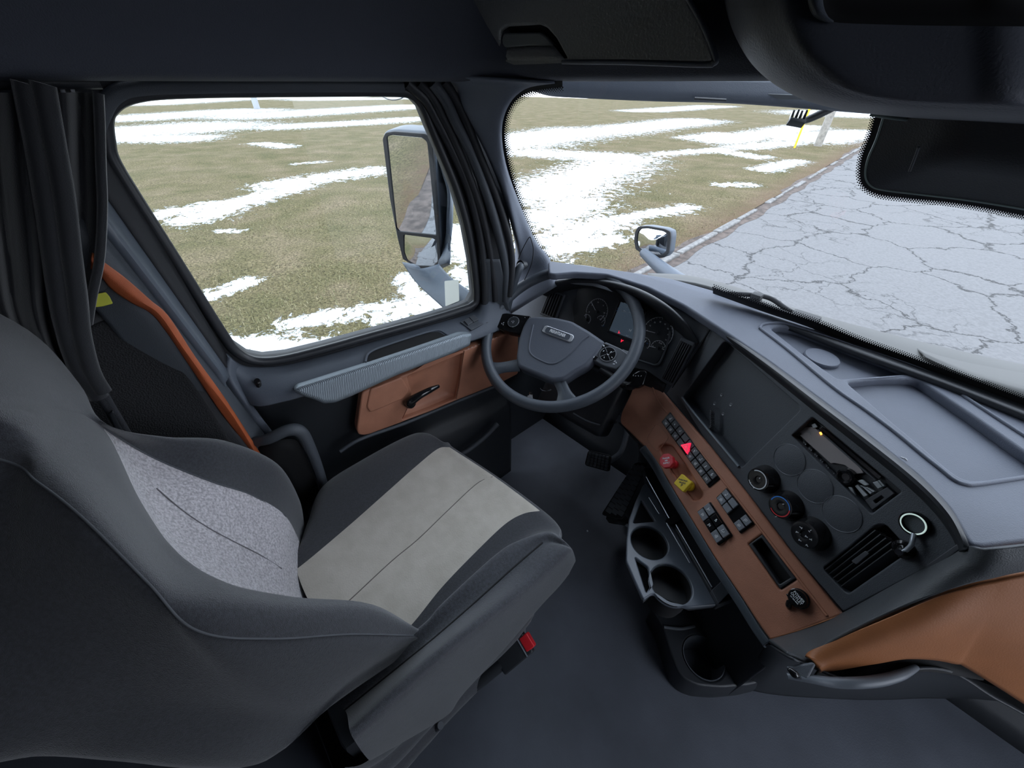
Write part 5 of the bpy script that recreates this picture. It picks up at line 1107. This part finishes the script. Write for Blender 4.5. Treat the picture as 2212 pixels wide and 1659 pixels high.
bk1 = bank([(1428, 911), (1447, 889), (1556, 1033), (1531, 1054)], 2, 9, km1, 'switch_bank')
hz = [BP.uv(x, y, .014) for x, y in [(1470, 961), (1492, 956), (1485, 982)]]
hk = plate('hazard_switch', BP, [rnd(hz, .002)], .010, mat('hazard_red', (.75, .02, .07), .35, emit=(1, .03, .1), estr=.25), bk1, z=.016, bev=.0025, seg=3)
hc = (sum(p[0] for p in hz)/3, sum(p[1] for p in hz)/3); hs_ = [(hc[0]+(p[0]-hc[0])*.55, hc[1]+(p[1]-hc[1])*.55) for p in hz]
plate('hazard_outline', BP, [hs_, [(hc[0]+(p[0]-hc[0])*.42, hc[1]+(p[1]-hc[1])*.42) for p in hz]], .0006, mat('pink_print', (.9, .45, .5), .5), hk, z=.0166, bev=.0001)
bank([(1546, 1075), (1569, 1053), (1630, 1131), (1599, 1153)], 2, 4, lambda r_, c_: (None if r_ == 2 else (KEY2, .005, (0 if r_ == 1 else 1+(c_ and r_ == 0)))), 'switch_bank')
def km3(r_, c_): return (KEY2 if r_ != 1 else GLS, .010 if c_ == 1 else .007, 1 if c_ == 0 else 2)
bank([(1505, 1105), (1534, 1083), (1583, 1157), (1551, 1179)], 2, 3, km3, 'switch_bank', hgt=.012)
fr_ = pp('empty_slot', BP, [slot, [(1626, 1176), (1645, 1163), (1707, 1248), (1684, 1262)]], .03, BLK, con, z=.006, r=[.002, .002], bev=.002)
pp('slot_floor', BP, [[(1610, 1170), (1650, 1150), (1725, 1250), (1685, 1280)]], .003, VDK, fr_, z=-.022)
# brake valves
def valve_knob(face, root_px, shape, m, name, hgt, rad_, txt):
    a, b = BP.uv(*face, hgt); fz = hgt
    st = lathe(name, BP, a, b, [(rad_*.45, -.004), (rad_*.45, fz-.012), (rad_*.62, fz-.010)], m, con, 20)
    if shape == 8: lp = [(a+rad_*math.cos(math.pi/8+k*math.pi/4+.2), b+rad_*math.sin(math.pi/8+k*math.pi/4+.2)) for k in range(8)]; rr = .0015
    else: lp = [(a+rad_*1.05*math.cos(.95+k*math.pi/2), b+rad_*1.05*math.sin(.95+k*math.pi/2)) for k in range(4)]; rr = .004
    plate('knob_face', BP, [rnd(lp, rr)], .012, m, st, z=fz, bev=.002, seg=3)
    lathe('collar', BP, a, b, [(rad_*.62, -.005), (rad_*.60, .004), (rad_*.46, .005)], BLK if False else m, st, 20)
    for i, s in enumerate(txt):
        th = math.radians(58 if shape == 8 else 38); o2 = .0062*(1-i); text('lettering', s, BP, a-math.sin(th)*o2, b+math.cos(th)*o2, .0052 if s != 'P' else .010, WHT if shape == 8 else BLK, st, z=fz+.0001, rot=th, ext=.0001, bold=.0002)
valve_knob((1439, 995), None, 8, RED, 'trailer_air_knob', .038, .0195, ['TRAILER', 'AIR', 'SUPPLY'])
valve_knob((1474, 1043), None, 4, YEL, 'parking_brake_knob', .034, .0215, ['PARKING', 'BRAKE', 'P'])
a, b = BP.uv(1722, 1293, .018)
po_ = lathe('power_outlet', BP, a, b, [(.0175, 0), (.0175, .008), (.0155, .009), (.0158, .016), (.0145, .019), (0, .0195)], GLS, con, 32)
for i, (s, sz) in enumerate((('POWER', .0062), ('OUTLET', .0062), ('12V 20A MAX', .0028))): text('lettering', s, BP, a-.0005, b+.0048-.0056*i+(.0008 if i == 2 else 0), sz, WHT, po_, z=.0197, rot=math.radians(2), bold=.0001)
pp('cap_tab', BP, [[(1697, 1283), (1712, 1283), (1716, 1294), (1704, 1294)]], .004, GLS, po_, z=.018, r=.001)
tube('cap_strap', [BP.P(a-.002, b-.016, .014), BP.P(a+.001, b-.022, .010), BP.P(a+.004, b-.026, .003)], [.005, .0055, .004], GLS, po_, 10)
# ---- bodies under the console: knee panel, drawer front, cup holder tray
und = [(1338, 912), (1372, 948), (1398, 975), (1422, 1008), (1450, 1058), (1498, 1136), (1548, 1218), (1600, 1296), (1640, 1358), (1664, 1390)]
ua = [BP.at(x, y, -.012) for x, y in und]
ub = [p+V((.02, .05, -.06)) for p in ua]; uc = [V((p.x+.05, p.y+.10, .40)) for p in ua]; ud2 = [V((p.x+.05, p.y+.12, .02)) for p in ua]
loft('knee_panel', [ua, ub, uc, ud2], BLK, dash, 40, 5, thick=.004)
loft('knee_panel', [[CP.at(x, y, -.01) for x, y in [(1040, 680), (1200, 725), (1300, 765), (1395, 800), (1440, 830)]], [p+V((0, -.0, -.10)) for p in [CP.at(x, y, -.03) for x, y in [(1040, 680), (1200, 725), (1300, 765), (1395, 800), (1440, 830)]]], [V((p.x, p.y+.08, .45)) for p in [CP.at(x, y, -.03) for x, y in [(1040, 680), (1200, 725), (1300, 765), (1395, 800), (1440, 830)]]]], BLK, dash, 20, 4, thick=.004)
TZ = .47
CT = Fr(Z(1430, 1200, TZ), (0, 0, 1), (0, 1, 0))
cup = thing('cup_holder_tray', 'pull-out grey cup holder tray with two round holes under the console', 'cup holder', CT.P(0, 0, -.08))
tro = [(1383, 1072), (1370, 1095), (1358, 1122), (1354, 1166), (1355, 1176), (1382, 1190), (1370, 1200), (1354, 1214), (1372, 1256), (1392, 1297), (1402, 1292), (1412, 1280), (1445, 1303), (1488, 1312), (1552, 1306), (1515, 1240), (1470, 1160), (1432, 1095), (1398, 1040), (1390, 1040)]
tro = [(1390, 1046), (1372, 1085), (1359, 1122), (1354, 1166), (1353, 1212), (1372, 1256), (1390, 1296), (1412, 1281), (1445, 1303), (1488, 1312), (1552, 1306), (1515, 1240), (1470, 1160), (1432, 1095), (1400, 1043)]
def circ(px, r_, n=40):
    a, b = CT.uv(*px); return [(a+r_*math.cos(2*math.pi*i/n), b+r_*math.sin(2*math.pi*i/n)) for i in range(n)]
tri = rnd([CT.uv(x, y) for x, y in [(1386, 1080), (1368, 1130), (1416, 1126)]], .006)
slit = rnd([CT.uv(x, y) for x, y in [(1372, 1204), (1400, 1225), (1408, 1262), (1396, 1280)]], .004)
GT = mat('tray_grey', (.13, .15, .18), .28, .05, 300)
tr_ = plate('tray', CT, [rnd([CT.uv(x, y) for x, y in tro], .008), circ((1403, 1171), .046), circ((1450, 1261), .047), tri, slit], .012, GT, cup, z=0, bev=.003, seg=3)
for px in ((1403, 1171), (1450, 1261)):
    a, b = CT.uv(*px); lathe('cup_well', CT, a, b, [(.0475, -.004), (.046, -.06), (.042, -.085), (0, -.085)], VDK, cup, 40)
pp('under_tray', CT, [[(1385, 1060), (1358, 1122), (1352, 1215), (1390, 1300), (1412, 1285), (1490, 1316), (1556, 1308), (1470, 1160), (1400, 1043)]], .01, BLK, cup, z=-.05, bev=.002)
dr_ = thing('console_drawer', 'black slide-out drawer top with silver rails between cup holder and brown console', 'drawer', CT.P(.1, 0, 0))
DT = CT.sh(.010)
pp('drawer_top', DT, [[(1392, 1010), (1420, 1008), (1450, 1058), (1530, 1185), (1590, 1290), (1552, 1306), (1515, 1240), (1470, 1160), (1432, 1095), (1398, 1040)]], .03, BLK, dr_, z=0, bev=.003, r=.004)
RL = mat('rail_silver', (.35, .38, .42), .25, metal=.6)
for A_, B_ in (((1396, 1030), (1447, 1122)), ((1460, 1133), (1538, 1268)), ((1440, 1130), (1490, 1216)), ((1402, 1075), (1424, 1110))):
    obj('rail', tube_bm([DT.at(*A_, .002), DT.at(*B_, .002)], .0018, 6, 2), RL, dr_)
pp('drawer_end', DT, [[(1537, 1275), (1562, 1252), (1578, 1278), (1552, 1304)]], .012, PLA, dr_, z=.006, r=.003)
pp('catch', DT, [[(1438, 1122), (1468, 1108), (1476, 1118), (1452, 1134)]], .01, VDK, dr_, z=.006, r=.003)
# lower console standing on the floor, with the deep cup hole
lo_o = [(1392, 1292), (1420, 1345), (1445, 1420), (1462, 1462), (1478, 1480), (1510, 1494), (1560, 1502), (1640, 1508), (1720, 1512), (1800, 1512), (1880, 1508), (1960, 1500), (2080, 1500), (2212, 1530), (2420, 1600)]
fl_ = [Z(x, y, .0) for x, y in lo_o]
lowc = thing('lower_console', 'black lower console on the floor with a deep round cup hole', 'console', (.15, .75, 0))
SH = Fr((0, 0, .10), (0, 0, 1), (0, 1, 0))
sh_o = [(1405, 1310), (1430, 1352), (1448, 1410), (1464, 1452), (1482, 1470), (1510, 1482), (1560, 1486), (1620, 1480), (1660, 1470), (1640, 1400), (1560, 1310), (1480, 1290)]
a, b = SH.uv(1520, 1420); hole = [(a+.056*math.cos(2*math.pi*i/40), b+.056*math.sin(2*math.pi*i/40)) for i in range(40)]
plate('shelf', SH, [rnd([SH.uv(x, y) for x, y in sh_o], .015), hole], .10, BLK, lowc, z=0, bev=.006, seg=3)
lathe('cup_well', SH, a, b, [(.0565, -.002), (.0565, .0015), (.054, .0015), (.053, -.06), (.048, -.09), (0, -.09)], PLA, lowc, 40)
tube('shelf_crease', [SH.at(1434, 1354, .001), SH.at(1470, 1358, .001), SH.at(1500, 1352, .001)], .005, PLA, lowc, 8)
topL = [BP.at(1664, 1390, -.012), D(1700, 1414, .625), D(1760, 1440, .62), D(1850, 1474, .60), D(1930, 1464, .60), D(1985, 1440, .61), D(2060, 1450, .62), D(2140, 1500, .62), D(2212, 1540, .62), D(2420, 1660, .62)]
botL = [Z(1600, 1480, .0), Z(1640, 1492, .0), Z(1700, 1500, .0), Z(1780, 1505, 0), Z(1850, 1508, 0), Z(1920, 1508, 0), Z(2000, 1505, 0), Z(2100, 1510, 0), Z(2212, 1530, 0), Z(2420, 1600, 0)]
m1_ = [a.lerp(b, .25)+V((.0, .03, 0)) for a, b in zip(topL, botL)]
loft('console_front', [topL, m1_, [a.lerp(b, .6)+V((.0, .03, 0)) for a, b in zip(topL, botL)], botL], BLK, lowc, 50, 6, thick=.004)
# passenger half of the dash, mostly outside the picture
def tpuv(x, y): 
    z = TP.o.z-((x-TP.o.x)*TP.n.x+(y-TP.o.y)*TP.n.y)/TP.n.z; q = V((x, y, z))-TP.o; return (q.dot(TP.u), q.dot(TP.v))
plate('dash_top', TP, [rnd([tpuv(*q) for q in ((.40, .70), (.70, .80), (1.18, .82), (1.18, .86), (.75, .96), (.40, 1.02))], .02)], .02, TOP, dash, z=-.001, bev=.006)
f1 = [TP.P(*tpuv(*q), -.012) for q in ((.42, .72), (.70, .812), (1.18, .83))]
loft('passenger_front', [f1, [p+V((0, -.02, -.10)) for p in f1], [p+V((0, .06, -.26)) for p in f1], [p+V((0, .30, -.30)) for p in f1]], BRO, dash, 12, 5, thick=.005)
# end cap band and passenger trim
E1 = [BP.at(1664, 1389, .0), BP.at(1740, 1366, .0), SP.at(1822, 1333, .0), SP.at(1950, 1264, .0), SP.at(2088, 1190, .0), D(2130, 1183, .515), D(2212, 1174, .50), D(2420, 1150, .47)]
E2 = [D(1700, 1416, .63), D(1757, 1432, .625), D(1800, 1392, .62), D(1950, 1318, .575), D(2080, 1260, .54), D(2140, 1240, .525), D(2212, 1224, .51), D(2420, 1190, .48)]
Em = [a.lerp(b, .5)+(CAM-a).normalized()*.006 for a, b in zip(E1, E2)]
loft('end_cap', [E1, Em, E2], mat('end_cap_grey', (.062, .068, .074), .5, .3, 600), dash, 50, 6, thick=.006)
T1 = [D(1757, 1430, .628), D(1778, 1398, .625), D(1950, 1318, .58), D(2080, 1261, .545), D(2140, 1241, .53), D(2212, 1225, .515), D(2420, 1190, .485)]
T3 = [D(1760, 1434, .63), D(1800, 1430, .628), D(1880, 1417, .61), D(1950, 1406, .60), D(2040, 1415, .60), D(2120, 1452, .605), D(2500, 1700, .62)]
T2 = [a.lerp(b, .5)+(CAM-a).normalized()*.012 for a, b in zip(T1, T3)]
loft('passenger_trim', [T1, T2, T3], BRO, dash, 50, 8, thick=.012)
loft('storage_mouth', [[p+V((.0, .004, .004)) for p in T3[:6]], [p+V((.02, .09, -.02)) for p in T3[:6]], [D(1755, 1462, .64), D(1810, 1476, .63), D(1850, 1475, .62), D(1930, 1466, .62), D(2000, 1450, .62), D(2120, 1470, .62)]], VDK, dash, 30, 5, thick=.003)
tube('storage_lip', [D(1700, 1460, .615), D(1752, 1467, .605), D(1800, 1474, .60), D(1850, 1475, .592), D(1900, 1470, .59), D(1945, 1458, .592), D(1980, 1441, .60)], [.004, .006, .0075, .008, .008, .007, .004], mat('lip_grey2', (.12, .135, .155), .4), dash, 12)
pp('end_button', Fr(D(1728, 1450, .61), (CAM-D(1728, 1450, .61)).normalized()), [[(1696, 1440), (1755, 1430), (1762, 1436), (1745, 1468), (1715, 1464)]], .01, PLA, dash, z=0, r=.004, bev=.003)
tube('hook', [D(1703, 1444, .60), D(1716, 1456, .595), D(1727, 1464, .60)], [.003, .006, .003], GLS, dash, 10)
